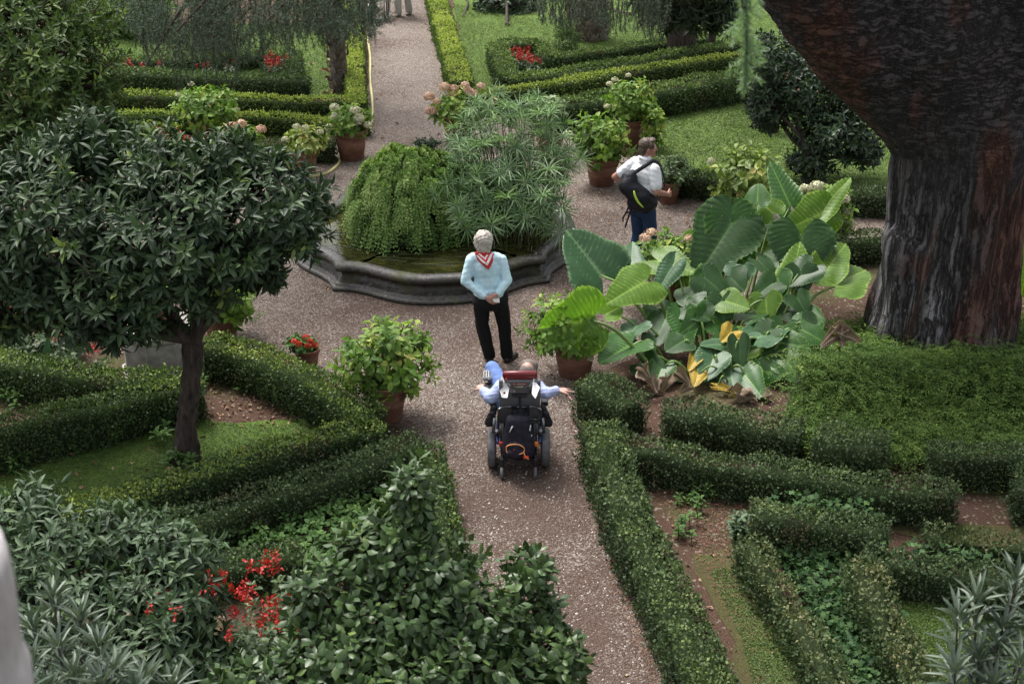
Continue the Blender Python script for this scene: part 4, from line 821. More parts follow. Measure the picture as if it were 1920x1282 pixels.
for (a_, t_, w_, k_, Ya, Yt, vm) in EARS:
    A = P(*a_, Ya); T = P(*t_, Yt); sc = (P(a_[0]+1, a_[1], Ya)-P(*a_, Ya))[0]
    view = unit(np.array([0, 0, 1.])*(1-vm)+unit(np.array([0, 0, H])-A)*(vm+.25)+rng.normal(0, .20, 3))
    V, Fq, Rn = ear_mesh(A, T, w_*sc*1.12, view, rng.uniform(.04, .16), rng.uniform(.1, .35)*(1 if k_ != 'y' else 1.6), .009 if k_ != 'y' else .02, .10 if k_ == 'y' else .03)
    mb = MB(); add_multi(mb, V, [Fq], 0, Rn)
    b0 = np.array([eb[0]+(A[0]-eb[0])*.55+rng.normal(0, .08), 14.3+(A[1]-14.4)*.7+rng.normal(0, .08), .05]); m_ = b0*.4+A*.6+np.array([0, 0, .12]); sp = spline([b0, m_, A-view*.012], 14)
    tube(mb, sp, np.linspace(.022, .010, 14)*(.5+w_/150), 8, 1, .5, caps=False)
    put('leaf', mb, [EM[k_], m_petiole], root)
# withered leaves at the foot
for (x_, y_, s_) in ((1205, 700, .22), (1222, 722, .2), (1250, 718, .22), (1272, 708, .18), (1290, 735, .18), (1365, 735, .2), (1380, 748, .2), (1402, 745, .22), (1240, 785, .2), (1232, 775, .15), (1440, 742, .16), (1215, 740, .15), (1490, 800, .15)):
    A = P(x_, y_-10, 13.35+rng.uniform(-.1, .1)); T = A+np.array([rng.normal(0, .15), -.05, -s_*rng.uniform(.5, 1.2)]); T[2] = max(T[2], .04)
    V, Fq, Rn = ear_mesh(A, T, s_*.75, unit(np.array([rng.normal(0, .8), -1, rng.uniform(-.2, .8)])), rng.uniform(-.3, .5), rng.uniform(.3, 1.1), .03, .9); mb = MB(); add_multi(mb, V, [Fq], 0, Rn); put('withered_leaf', mb, EM['r'], root)
mb = MB()
for k_ in range(6):
    p0 = np.array([eb[0]+rng.uniform(-.6, .5), rng.uniform(13.7, 14.6), 0]); tube(mb, spline([p0, p0+[.02, 0, .12], p0+[rng.normal(0, .04), 0, .22]], 8), np.linspace(.05, .035, 8), 10, 0, .5, .1)
put('stems', mb, m_bark, root)
A = P(1572, 628, 13.55)+[0, 0, .03]; mb = MB()
for d_ in ((-.20, -.10, -.10), (.04, -.12, -.10), (.26, -.06, -.07)):
    V, Fq, Rn = ear_mesh(A, A+np.array(d_), .17, unit(np.array([d_[0], -1, 1.0])), .3, .9, .05, .6); add_multi(mb, V, [Fq], 0, Rn)
o = solo('dry_leaf', mb, EM['r'], 'crumpled pale dry leaf lying on the asparagus fern left of the cedar foot', 'dead leaf', loc=A)
# leaf of another clump at the right frame edge
root = thing('elephant_ear_plant', 'bright elephant ear leaves at the right edge beside the cedar trunk', 'elephant ear', (P(1950, 560, 15.5)[0], 15.5, 0))
for (a_, t_, w_, Ya, Yt) in (((1935, 470), (1915, 560), 70, 15.5, 15.3), ((1960, 440), (1930, 400), 60, 15.8, 16), ((1950, 540), (1990, 600), 60, 15.3, 15)):
    A = P(*a_, Ya); V, Fq, Rn = ear_mesh(A, P(*t_, Yt), w_/155, unit(np.array([0, -.7, .7])), .1, .2); mb = MB(); add_multi(mb, V, [Fq], 0, Rn); b0 = np.array([P(1950, 560, 15.5)[0], 15.5, 0.])
    tube(mb, spline([b0, (b0+A)/2, A], 10), .014, 8, 1, .5); put('leaf', mb, [EM['b'], m_petiole], root)

# ------------------------------------------------------------------ the great cedar
m_ced, nt, b, _ = newmat('cedar_bark'); v1 = coords(nt); wv = noise(nt, 2.5, 4, .6, v1)
vd = N(nt, 'ShaderNodeVectorMath', operation='MULTIPLY_ADD'); nt.links.new(wv, vd.inputs[0]); vd.inputs[1].default_value = (.16, .16, .22); nt.links.new(v1, vd.inputs[2])
mp = N(nt, 'ShaderNodeMapping'); mp.inputs['Scale'].default_value = (13, 13, 2.4); nt.links.new(vd.outputs[0], mp.inputs[0])
def rid(scale, vec):
    n_ = noise(nt, scale, 5, .62, vec); a_ = N(nt, 'ShaderNodeMath', operation='SUBTRACT'); nt.links.new(n_, a_.inputs[0]); a_.inputs[1].default_value = .5
    b_ = N(nt, 'ShaderNodeMath', operation='ABSOLUTE'); nt.links.new(a_.outputs[0], b_.inputs[0]); c_ = N(nt, 'ShaderNodeMath', operation='MULTIPLY'); c_.use_clamp = True; nt.links.new(b_.outputs[0], c_.inputs[0]); c_.inputs[1].default_value = 9.; return c_.outputs[0]
def warp(sc):
    mp = N(nt, 'ShaderNodeMapping'); mp.inputs['Scale'].default_value = sc; nt.links.new(vd.outputs[0], mp.inputs[0]); return mp.outputs[0]
sp_ = N(nt, 'ShaderNodeSeparateXYZ'); nt.links.new(v1, sp_.inputs[0])
low = rid(1.0, warp((10, 10, .8))); hi = rid(1.0, warp((5, 5, 16))); fin = noise(nt, 1., 8, .75, warp((50, 50, 9)))
zl = N(nt, 'ShaderNodeMapRange'); zl.inputs[1].default_value = 2.0; zl.inputs[2].default_value = 3.0; nt.links.new(sp_.outputs[2], zl.inputs[0])
mxh = N(nt, 'ShaderNodeMix', data_type='FLOAT'); nt.links.new(zl.outputs[0], mxh.inputs[0]); nt.links.new(low, mxh.inputs[2]); nt.links.new(hi, mxh.inputs[3])
m1 = N(nt, 'ShaderNodeMath', operation='MULTIPLY_ADD'); nt.links.new(mxh.outputs[0], m1.inputs[0]); m1.inputs[1].default_value = .45; nt.links.new(fin, m1.inputs[2])
hh = N(nt, 'ShaderNodeMath', operation='MULTIPLY'); nt.links.new(m1.outputs[0], hh.inputs[0]); hh.inputs[1].default_value = 1.0
n3 = noise(nt, 1.2, 4, .6, coords(nt, (1, 1, .28)))
c = ramp(nt, hh.outputs[0], [(.46, (.008, .007, .007)), (.68, (.032, .028, .028)), (.92, (.078, .072, .073)), (1., (.11, .10, .10))])
c = mixc(nt, c, ramp(nt, hh.outputs[0], [(.46, (.014, .007, .005)), (.72, (.085, .034, .022)), (1, (.18, .080, .052))]), ramp(nt, n3, [(.49, (0, 0, 0)), (.58, (.85, .85, .85))]))
zr = N(nt, 'ShaderNodeMapRange'); zr.inputs[1].default_value = 2.1; zr.inputs[2].default_value = .6; nt.links.new(sp_.outputs[2], zr.inputs[0])
pg = ramp(nt, hh.outputs[0], [(.46, (.010, .009, .009)), (.66, (.055, .050, .052)), (.86, (.22, .21, .215)), (1, (.36, .35, .36))])
pk = N(nt, 'ShaderNodeMath', operation='MULTIPLY'); nt.links.new(zr.outputs[0], pk.inputs[0]); nt.links.new(ramp(nt, n3, [(.40, (1, 1, 1)), (.52, (0.08, .08, .08))]), pk.inputs[1])
c = mixc(nt, c, pg, pk.outputs[0])
nt.links.new(c, b.inputs['Base Color']); b.inputs['Roughness'].default_value = .8; b.inputs['Specular IOR Level'].default_value = .3; bump(nt, b, hh.outputs[0], 1., .05)
TY = 14.9
tc = P(1752, 620, TY)*[1, 1, 0]
def tp(px, py, Y=TY): return P(px, py, Y)
prims = [((tc[0]+.02, TY, -.2), tp(1792, 420), .78, .74), (tp(1792, 420), tp(1822, 250), .74, .82), ((tc[0]-.45, TY-.1, -.1), tp(1738, 420), .45, .38), ((tc[0]+.38, TY-.35, -.2), tp(1830, 440, TY-.1), .50, .48), ((tc[0]-.15, TY-.42, -.2), tp(1735, 470, TY-.15), .42, .5), (tp(1738, 420), tp(1756, 270), .38, .44), ((tc[0]+.15, TY-.5, -.2), tp(1800, 500, TY-.25), .45, .42), ((tc[0]+.3, TY+.3, -.2), tp(1800, 440, TY+.3), .6, .6),
         (tp(1830, 440, TY-.1), tp(1850, 270), .48, .50),
         # left limb
         (tp(1770, 235), tp(1628, 70, TY-.1), .58, .66), (tp(1625, 75, TY-.1), tp(1500, -85, TY-.3), .66, .64), (tp(1500, -85, TY-.3), tp(1350, -330, TY-.6), .62, .5),
         # middle limb
         (tp(1815, 250), tp(1745, 50), .76, .85), (tp(1740, 60), tp(1720, -200), .85, .7), (tp(1720, -200), tp(1740, -600, TY+.3), .68, .5),
         # right limb
         (tp(1850, 270), tp(1890, 60), .62, .66), (tp(1890, 60), tp(1990, -150), .66, .6), (tp(1880, 300), tp(2040, 130, TY-.2), .45, .5), (tp(2040, 130, TY-.2), tp(2250, -60, TY-.4), .5, .42)]
def bark_disp(V, nr):
    p = V.copy(); a = np.arctan2(V[:, 1]-TY, V[:, 0]-tc[0]); lo = np.clip((2.6-V[:, 2])/.8, 0, 1)
    q = np.stack([V[:, 0]*5, V[:, 1]*5, V[:, 2]*.9], 1); fl = np.sin(a*9+.8*np.sin(V[:, 2]*1.5))*.035+np.sin(a*17+1.3*np.sin(V[:, 2]*2.2+1))*.022
    ar = nz(np.stack([(V[:, 0]+V[:, 2])*1.6, V[:, 1]*3, (V[:, 2]-V[:, 0])*6], 1), 1.2)*.02
    return lo*(fl+nz(q, 1.3)*.03)+(1-lo)*ar+nz(V, 1.4)*.05+nz(q, 4.)*.008
V, Fq = blob(prims, .024, 5, bark_disp); mb = MB(); mb.add(V, Fq)
root = thing('cedar_tree', 'massive old cedar trunk dividing into thick limbs on the right', 'tree', tc)
put('trunk', mb, m_ced, root)
def needle_string(mb, mbs, pts, nl, dens, mat=0, rnd=(.5, .2), w=.0035, spread=1.1):
    pts, L = resample(pts, .02); n = max(3, int(L*dens)); u = rng.uniform(0, len(pts)-1.001, n); i = u.astype(int); f = (u-i)[:, None]
    p = pts[i]*(1-f)+pts[i+1]*f; t = unit(pts[i+1]-pts[i]); d = unit(t*.7+rng.normal(0, 1, (n, 3))*spread*.7)
    leaves(mb, p, d, rng.normal(0, 1, (n, 3)), nl*rng.uniform(.7, 1.2, n), w, QUAD, mat, np.clip(rng.normal(*rnd, n), 0, 1))
# needles of the crown overhead (above the frame), with its own near twigs hanging in
mb = MB(); mb2 = MB()
tw = [P(1392, -60, 4.2), P(1398, 20, 4.2), P(1400, 90, 4.25), P(1396, 165, 4.3)]
needle_string(mb, None, spline(tw, 20), .035, 2200, rnd=(.5, .3), w=.0035, spread=.8)
for k_ in range(14):
    u = .05+k_/14*.85; p0 = spline(tw, 30)[int(u*29)]; d = np.array([rng.choice([-1, 1])*.05, rng.normal(0, .03), -.05]); needle_string(mb, None, [p0, p0+d], .028, 700, rnd=(.6, .3), w=.003)
tube(mb2, spline([P(1420, -700, 4.6)]+tw, 30), .0035, 5)
put('near_twig', mb, l_needlel, root); put('twig_stem', mb2, m_bark, root)
mb = MB(); mb2 = MB()
lim = [tp(1530, -90, TY-.3), tp(1740, -600, TY+.3), tp(2250, -60, TY-.4), tp(1380, -330, TY-.6)]
for k_ in range(26):
    s0 = lim[k_ % 4]; a = rng.uniform(0, 2*math.pi); r_ = rng.uniform(2.5, 7.); e_ = np.array([tc[0]+math.cos(a)*r_, TY+math.sin(a)*r_, rng.uniform(6.8, 10.5)])
    if e_[1] < 9: e_[1] = 9+rng.uniform(0, 2)
    sp = spline([s0, s0*.4+e_*.6+[0, 0, .6], e_], 16); tube(mb2, sp, np.linspace(.11, .02, 16), 7, caps=False)
    for q in range(44):
        p0 = sp[rng.integers(5, 16)]; d = np.array([rng.normal(0, .5), rng.normal(0, .5), rng.uniform(-.25, .15)]); needle_string(mb, None, [p0, p0+d*.6, p0+d+[0, 0, -.12]], .05, 55, w=.012)
put('crown', mb, l_needle, root); put('limbs', mb2, m_bark, root)

# second cedar with hanging boughs, upper left
root = thing('cedar_tree', 'cedar beyond the left hedges whose dark feathery boughs hang down in front of them', 'tree', G(405, 118))
mb = MB(); c0 = G(405, 118); tube(mb, spline([c0-[0, 0, .1], c0+[-.05, 0, 1.5], c0+[.1, 0, 4], c0+[.1, -.5, 8]], 24), np.linspace(.42, .28, 24), 20, 0, .5, .08); put('trunk', mb, m_bark, root)
mb = MB(); mb2 = MB()
def lowlim(x): return np.interp(x, [230, 262, 275, 300, 340, 370, 400, 440, 470, 520, 560, 600, 640, 670, 700, 725], [20, 80, 175, 120, 205, 130, 170, 190, 160, 130, 100, 90, 120, 70, 95, 30])
nb = 0
for (bx, by, ex, ey, Yb) in ((430, -60, 275, 120, 17.5), (520, -80, 330, 60, 17.), (600, -60, 400, 30, 18), (660, -60, 500, 40, 17.5), (720, -60, 600, 40, 18.), (560, -90, 350, 0, 18.5), (700, -100, 540, -10, 18), (450, -80, 300, 0, 18)):
    A, B_ = P(bx, by, Yb), P(ex, ey, Yb-.6); sp = spline([c0+[0, -.3, 5.5], A+[0, 0, .3], (A+B_)/2+[0, 0, .18], B_], 34); tube(mb2, sp, np.linspace(.07, .008, 34), 6, caps=False)
for k_ in range(440):
    x_ = rng.uniform(240, 715); top = rng.uniform(-70, 40+.25*min(400, max(0, lowlim(x_)-60))); low = lowlim(x_)*rng.uniform(.55, 1.05)
    if k_ % 5: low = min(low, top+rng.uniform(40, 90))
    Yb = rng.uniform(16.4, 18.6); A = P(x_+rng.normal(0, 8), top, Yb); B_ = P(x_+rng.normal(-6, 10), max(low, top+15), Yb-.1)
    m_ = (A+B_)/2+np.array([rng.normal(-.05, .06), rng.normal(0, .06), .04]); sp = spline([A, m_, B_], 10)
    needle_string(mb, None, sp, .045, 210, w=.006, rnd=(.5, .25)); tube(mb2, sp, .004, 3, caps=False)
    for q in range(3):
        p0 = sp[rng.integers(0, 8)]; d = np.array([rng.normal(0, .16), rng.normal(0, .08), -rng.uniform(.02, .16)]); needle_string(mb, None, [p0, p0+d], .04, 190, w=.006, rnd=(.5, .25))
put('hanging_boughs', mb, l_needle, root); put('limbs', mb2, m_bark, root)
# third: boughs hanging in at the top, right of the far path
root = thing('cedar_tree', 'dark feathery boughs hanging in front of the palm at the top edge', 'tree', (3.4, 27.5, 0))
mb = MB(); mb2 = MB(); tube(mb2, spline([(3.4, 27.5, 0), (3.2, 27.3, 4), (3., 27., 8)], 12), np.linspace(.3, .2, 12), 12)
def lowl2(x): return np.interp(x, [990, 1020, 1060, 1100, 1140, 1180, 1230, 1290, 1400], [10, 45, 60, 35, 70, 60, 85, 40, 30])
for k_ in range(200):
    x_ = rng.uniform(1000, 1260); top = rng.uniform(-70, 10); Yb = rng.uniform(19, 20.5); A = P(x_, top, Yb); B_ = P(x_+rng.normal(-4, 8), lowl2(x_)*rng.uniform(.5, 1.05), Yb)
    sp = spline([A, (A+B_)/2+rng.normal(0, .05, 3), B_], 8); needle_string(mb, None, sp, .05, 160, w=.006); tube(mb2, sp, .004, 3, caps=False)
sp = spline([(3., 27., 7.5), P(1200, -120, 20)+[0, 0, .3], P(1010, -60, 19.5)], 20); tube(mb2, sp, np.linspace(.1, .02, 20), 6)
put('hanging_boughs', mb, l_needle, root); put('trunk', mb2, m_bark, root)

# palms
m_palm = plain('palm_bark', (.10, .08, .062), .9, var=.6, scale=12, bmp=1., stretch=(1, 1, 1.8))
def palm(c0, r, label, hgt):
    root = thing('palm_tree', label, 'palm tree', c0); mb = MB(); tube(mb, [c0+[0, 0, z_] for z_ in np.linspace(-.05, hgt, 40)], r*(1+.12*np.exp(-np.linspace(0, 8, 40))), 28)
    put('trunk', mb, m_palm, root); mb = MB(); n = int(hgt*2*math.pi*r*60); a = rng.uniform(0, 6.28, n); z_ = rng.uniform(0, hgt, n); p = np.stack([c0[0]+r*np.cos(a), c0[1]+r*np.sin(a), z_], 1); o_ = np.stack([np.cos(a), np.sin(a), 0*a], 1)
    leaves(mb, p, unit(o_*.5+[0, 0, 1.]), o_, .16, .13, BROAD, 0, rng.uniform(0, 1, n)); put('bark_scales', mb, m_palmsc, root)
    mb = MB(); tp_ = c0+[0, 0, hgt]
    for k_ in range(26):
        a = k_*2.4; d = np.array([math.cos(a), math.sin(a), 0]); e = rng.uniform(.1, 1.1); pts = spline([tp_, tp_+d*.9+[0, 0, e], tp_+d*2.+[0, 0, e*.8-.3], tp_+d*2.7+[0, 0, e*.4-1.]], 30); tube(mb, pts, np.linspace(.02, .004, 30), 4, caps=False)
        sd_ = np.cross(d, [0, 0, 1.]); 
        for sg in (-1, 1): leaves(mb, pts[3:], unit(sd_*sg+d*.5+[0, 0, -.4]), np.tile([0, 0, 1.], (27, 1)), .4, .03, LANCE, 0, rng.uniform(.2, .8, 27))
    put('fronds', mb, l_laurel, root)
m_palmsc = leafmat('palm_scales', [(0, (.05, .035, .025)), (.5, (.13, .095, .07)), (1, (.24, .19, .15))], .85, 0)
palm(G(1100, 72), .42, 'thick scaly palm trunk on the far right lawn behind the red flower box', 5.5)
palm(G(637, 172), .15, 'slim trunk covered in brown scales just left of the far path hedge', 4.8)
root = thing('fern_clump', 'pale spiky fern clump at the left foot of the thick palm trunk', 'fern', G(1062, 72)); mb = MB(); t_, a_ = shell([(G(1062, 72, .25), (.25, .2, .35))], 60, .2, .6); rosettes(mb, t_, a_, 6, .2, .02, LANCE, 0, (.5, .2), .3, 1.4, .05); put('fronds', mb, l_palegreen, root)

# ------------------------------------------------------------------ asparagus fern mound
asp = thing('asparagus_fern', 'feathery green asparagus fern mass spilling round the foot of the cedar', 'fern', G(1720, 760))
poly = [(1480, 760), (1500, 660), (1545, 590), (1640, 560), (1930, 560), (2080, 640), (2080, 850), (1900, 830), (1700, 825), (1560, 815), (1490, 800)]
mb = MB(); mbc = MB()
NS = 5200; px = rng.uniform(1470, 2060, NS); py = rng.uniform(540, 830, NS); ok = inpoly(px, py, poly); px, py = px[ok], py[ok]
def mound(p): return .12+.30*np.exp(-((p[..., 1]-13.3)/.42)**2)*(1+.25*nz(p*[1, 1, 0], 2.))+.03*nz(p*[1, 1, 0], 5.)
st = np.array([G(a, b_, .35) for a, b_ in zip(px, py)]); st[:, 2] = mound(st)
gx, gy = np.meshgrid(np.linspace(1.9, 8.5, 70), np.linspace(12.6, 16.2, 50)); Vg = np.stack([gx, gy, 0*gx], -1); Vg[..., 2] = mound(Vg)-.10
pxp = 960+F*Vg[..., 0]/(Vg[..., 1]*math.cos(PITCH)+(H-.35)*math.sin(PITCH)); pyp = 641+F*np.tan(np.arctan2(H-.35, Vg[..., 1])-PITCH)
Vg[..., 2] = np.where(inpoly(pxp.ravel(), pyp.ravel(), poly).reshape(pxp.shape), Vg[..., 2], -.05)
i = np.arange(49)[:, None]*70; j = np.arange(69)[None]; mbc.add(Vg.reshape(-1, 3), np.stack([i+j, i+j+1, i+71+j, i+70+j], -1).reshape(-1, 4))
put('base_mound', mbc, m_twig, asp)
ns = len(st); hd = rng.uniform(0, 2*math.pi, ns); hv = np.stack([np.cos(hd), np.sin(hd)-.5, 0*hd], 1); hv = unit(hv); br_up = rng.uniform(.4, 1.1, ns); Ls = rng.uniform(.18, .5, ns)+.35*(rng.uniform(0, 1, ns) < .15); K = 18
br = np.clip(.45+.22*nz(st, 2.5)+rng.normal(0, .12, ns), 0, 1)
for k_ in range(K):
    u = k_/(K-1); c_ = st+hv*(Ls*u)[:, None]; c_[:, 2] += Ls*(br_up*u-1.1*u*u)+.02
    for sg in (-1, 1):
        sd_ = np.cross(hv, [0, 0, 1.])*sg; ax = unit(sd_*.8+hv*.6+rng.normal(0, .35, (ns, 3)))
        leaves(mb, c_, ax, unit(np.array([0, 0, 1.])+rng.normal(0, .5, (ns, 3))), .062*(1.1-.75*u), .011, QUAD, 0, np.clip(br+rng.normal(0, .1, ns)+.2*u, 0, 1))
put('fronds', mb, l_asp, asp)

# ------------------------------------------------------------------ ground cover
def scatter(poly_px, n, z=0.01):
    W = np.array([G(a, b_)[:2] for a, b_ in poly_px]); lo, hi = W.min(0), W.max(0); p = rng.uniform(lo, hi, (n, 2)); p = p[inpoly(p[:, 0], p[:, 1], W)]
    return np.column_stack([p, np.full(len(p), z)])
def cover(name, label, cat, poly_list, mat, L, W, k, hgt, tpl, rnd=(.5, .2), up=1.):
    mb = MB()
    for poly, n in poly_list:
        p = scatter(poly, n); p = p[nz(p, 1.7)+rng.normal(0, .3, len(p)) > -.75]; p[:, 2] += rng.uniform(.1, 1, len(p))*hgt; ax = unit(rng.normal(0, .35, p.shape)+[0, 0, up]); rosettes(mb, p, ax, k, L, W, tpl, 0, rnd, .7, 1.5, .01)
    return solo(name, mb, mat, label, cat, kind='stuff')
l_grass = leafmat('lawn_leaves', [(0, (.045, .085, .016)), (.5, (.095, .165, .032)), (1, (.17, .25, .06))], .6, .25)
l_grassf = leafmat('far_lawn_leaves', [(0, (.06, .11, .02)), (.5, (.12, .19, .04)), (1, (.20, .28, .07))], .6, .25)
lawnA = [(-60, 900), (60, 852), (330, 782), (440, 795), (560, 798), (650, 805), (480, 860), (300, 930), (60, 985), (-60, 1000)]
cover('grass', 'short clover lawn round the orange tree trunk', 'lawn plants', [(lawnA, 26000)], l_grass, .016, .013, 3, .012, QUAD, (.45, .2))
cover('grass', 'bright low lawn plants in the bottom right bed', 'lawn plants', [([(1640, 1060), (1720, 1080), (1960, 1120), (1960, 1330), (1780, 1330), (1720, 1230)], 22000)], l_grassf, .016, .014, 3, .012, QUAD, (.25, .2))
cover('grass', 'sunny uneven lawn between the dark hedge and the glossy shrub', 'lawn plants', [([(1200, 250), (1240, 205), (1420, 180), (1700, 190), (1750, 370), (1560, 372), (1290, 335)], 26000)], l_grassf, .034, .022, 3, .02, QUAD, (.5, .25))
cover('grass', 'far lawn to the right of the long path', 'lawn plants', [([(850, 10), (1000, 38), (1400, 10), (1500, 60), (1400, 100), (1100, 150), (920, 185), (885, 170)], 30000)], l_grassf, .05, .014, 3, .03, QUAD, (.4, .25), 1.)
cover('grass', 'far lawn to the left of the long path', 'lawn plants', [([(60, 60), (650, 40), (660, 185), (100, 185)], 26000)], l_grassf, .05, .016, 3, .03, QUAD, (.3, .25))
cover('ground_moss', 'thin mossy ground cover right of the shaggy path hedge', 'ground cover', [([(1330, 1070), (1430, 1060), (1560, 1260), (1640, 1400), (1440, 1400), (1390, 1200)], 9000), ([(1260, 920), (1330, 900), (1420, 980), (1400, 1040), (1300, 1040)], 260)], l_grass, .016, .013, 3, .01, QUAD, (.4, .25))
IVY = leaf5 = (np.array([[0, 0, 0], [-.5, .15, .05], [-.35, .5, .0], [-.6, .75, -.06], [-.15, .75, .02], [0, 1.05, -.08], [.15, .75, .02], [.6, .75, -.06], [.35, .5, 0], [.5, .15, .05], [0, .45, .04]]), [(10, 0, 9, 8), (10, 8, 7, 6), (10, 6, 5), (10, 5, 4), (10, 4, 3, 2), (10, 2, 1, 0)])
cover('ivy', 'dark ivy carpeting the bed between the two slanting hedges', 'ivy', [([(1430, 975), (1640, 985), (1660, 1110), (1720, 1230), (1780, 1340), (1590, 1340), (1520, 1170), (1460, 1060)], 2600)], l_ivy, .062, .062, 2, .12, IVY, (.45, .25))
cover('ivy', 'ivy leaves creeping over the hedge above the ivy bed', 'ivy', [([(1430, 975), (1650, 990), (1650, 1015), (1460, 1000)], 200), ([(1640, 1070), (1860, 1090), (1860, 1110), (1650, 1095)], 240)], l_ivy, .07, .07, 2, .36, IVY, (.6, .2))
cover('ground_cover', 'bright nettles and weeds behind the camellia', 'weeds', [([(360, 1010), (520, 985), (600, 950), (720, 900), (790, 900), (800, 1010), (640, 1080), (420, 1110)], 1500)], l_weed, .06, .038, 5, .2, BROAD, (.5, .22))
def weed(lst, label, L=.085, n=5, mat=None):
    mb = MB()
    for x_, y_ in lst:
        for q in range(n):
            c_ = G(x_+rng.normal(0, 9), y_+rng.normal(0, 4)); h_ = rng.uniform(.06, .17); t_ = c_[None]+[0, 0, h_]; rosettes(mb, t_, np.array([[0, 0, 1.]]), 7, L, L*.48, BROAD, 0, (.55, .15), .8, 1.5, .04); tube(mb, [c_, t_[0]], .004, 4, 0, .3, caps=False)
    solo('weed_patch', mb, mat or l_weed, label, 'weeds', kind='stuff')
weed([(50, 872), (20, 888), (110, 856), (200, 835), (215, 828), (140, 848), (305, 830)], 'weeds along the foot of the hedge left of the orange tree')
weed([(520, 745), (540, 752), (560, 762), (600, 775), (470, 735), (620, 790)], 'weeds at the foot of the slanting hedge right of the trunk')
weed([(372, 700), (378, 730), (385, 660), (330, 870), (350, 880)], 'weeds growing up against the orange tree trunk')
weed([(1300, 800), (1318, 812), (1335, 800), (1455, 838), (1500, 826), (1530, 838), (1520, 850), (1550, 835), (1670, 850), (1740, 835), (1280, 812)], 'weeds between the two hedges under the elephant ears', .10)
weed([(1450, 918), (1560, 950), (1600, 948), (1640, 955), (1690, 962), (1570, 940), (1400, 925)], 'weeds at the foot of the long hedge beyond the ivy bed', .08)
weed([(1840, 885), (1880, 885), (1860, 890)], 'weeds beside the hedge at the right edge', .10)
weed([(1130, 935), (1135, 925)], 'small weed at the path edge by the shaggy hedge', .07, 3)
weed([(1285, 945), (1300, 938), (1330, 935), (1290, 985), (1285, 1010), (1310, 960), (1280, 1000)], 'creeping weeds on the bare soil right of the path hedge', .06, 4)
weed([(1380, 1000), (1388, 1012), (1392, 995)], 'grey green weed at the top of the thin patchy hedge', .09, 5, l_grey)
weed([(470, 460), (20, 760), (260, 745), (275, 735), (190, 760), (240, 760)], 'leafy weeds between the two left hedges', .09, 5)
weed([(480, 900), (485, 930), (495, 970), (170, 985)], 'yellow green shoots sprouting from the hedges', .05, 3, l_hydy)
# withered leaf litter
def litter(label, poly, n, sz, z=.015):
    mb = MB(); p = scatter(poly, n, z); d = rng.normal(0, 1, p.shape)*[1, 1, .12]; leaves(mb, p, d, unit(rng.normal(0, .35, p.shape)+[0, 0, 1.]), sz*rng.uniform(.5, 1.4, len(p)), sz*.5, lance(.3, .25, .5), 0, rng.uniform(0, 1, len(p))); solo('fallen_leaves', mb, m_litter, label, 'fallen leaves', kind='stuff')
m_litter = leafmat('litter', [(0, (.10, .045, .022)), (.5, (.24, .13, .07)), (.9, (.38, .26, .16)), (1, (.45, .36, .2))], .8, .1)
litter('curled brown leaves scattered over the gravel paths', gravel_px, 420, .07)
litter('dry brown leaves under the slim scaly trunk by the far hedge', [(618, 60), (655, 60), (660, 180), (615, 180)], 420, .17)
litter('dead leaves on the left lawn', lawnA, 70, .08)
litter('dead leaves on the bare beds at the lower right', [(1180, 800), (1700, 850), (1920, 900), (1960, 1000), (1500, 1000), (1600, 1300), (1400, 1300), (1250, 1000)], 260, .05)
litter('dead leaves in the soil below the slanting hedge', [(380, 720), (480, 740), (620, 800), (480, 810), (380, 790)], 220, .05)
litter('brown leaves on the far lawns', [(100, 60), (650, 45), (660, 180), (100, 180)], 60, .14); 
litter('brown leaves on the dark soil by the right hand pots', [(1090, 350), (1240, 385), (1400, 430), (1640, 400), (1640, 450), (1400, 520), (1250, 420), (1100, 370)], 260, .06)
def needles(label, poly, n):
    mb = MB(); p = scatter(poly, n, .012); d = rng.normal(0, 1, p.shape)*[1, 1, .05]; leaves(mb, p, d, np.tile([0, 0, 1.], (len(p), 1)), rng.uniform(.03, .07, len(p)), .006, QUAD, 0, rng.uniform(0, .45, len(p))); solo('pine_needles', mb, m_litter, label, 'pine needles', kind='stuff')
needles('brown needles along the right edge of the near path', [(1060, 740), (1110, 760), (1150, 900), (1240, 1080), (1330, 1300), (1230, 1300), (1140, 1080), (1090, 900)], 5200)
needles('brown needles along the left edge of the near path', [(790, 830), (850, 880), (890, 1040), (900, 1300), (850, 1300), (835, 1040)], 1800)
needles('brown needles and litter before the right hand pots', [(1060, 330), (1240, 385), (1400, 425), (1640, 400), (1640, 440), (1400, 470), (1200, 430), (1050, 370)], 3500)
needles('brown needles on the bare soil between the lower right hedges', [(1190, 850), (1400, 900), (1480, 980), (1560, 1200), (1400, 1200), (1260, 980)], 3500)
# pebbles
mb = MB(); V1, F1 = ICO1; p = scatter([(840, 700), (1090, 700), (1120, 800), (1150, 950), (1250, 1100), (1330, 1300), (900, 1300), (850, 1040), (800, 830)], 3200, .004); n = len(p)
s = rng.uniform(.005, .013, (n, 1, 1))*rng.uniform(.6, 1.2, (n, 1, 3)); Vp = (V1[None]*s+p[:, None]).reshape(-1, 3); add_multi(mb, Vp, [(F1[None]+(np.arange(n)*len(V1))[:, None, None]).reshape(-1, 3)], 0, np.repeat(rng.uniform(0, 1, n), len(V1)))
m_peb = leafmat('pebbles', [(0, (.12, .09, .075)), (.6, (.33, .28, .24)), (1, (.62, .58, .53))], .8, 0); solo('pebbles', mb, m_peb, 'loose pale pebbles on the near path', 'pebbles', kind='stuff')

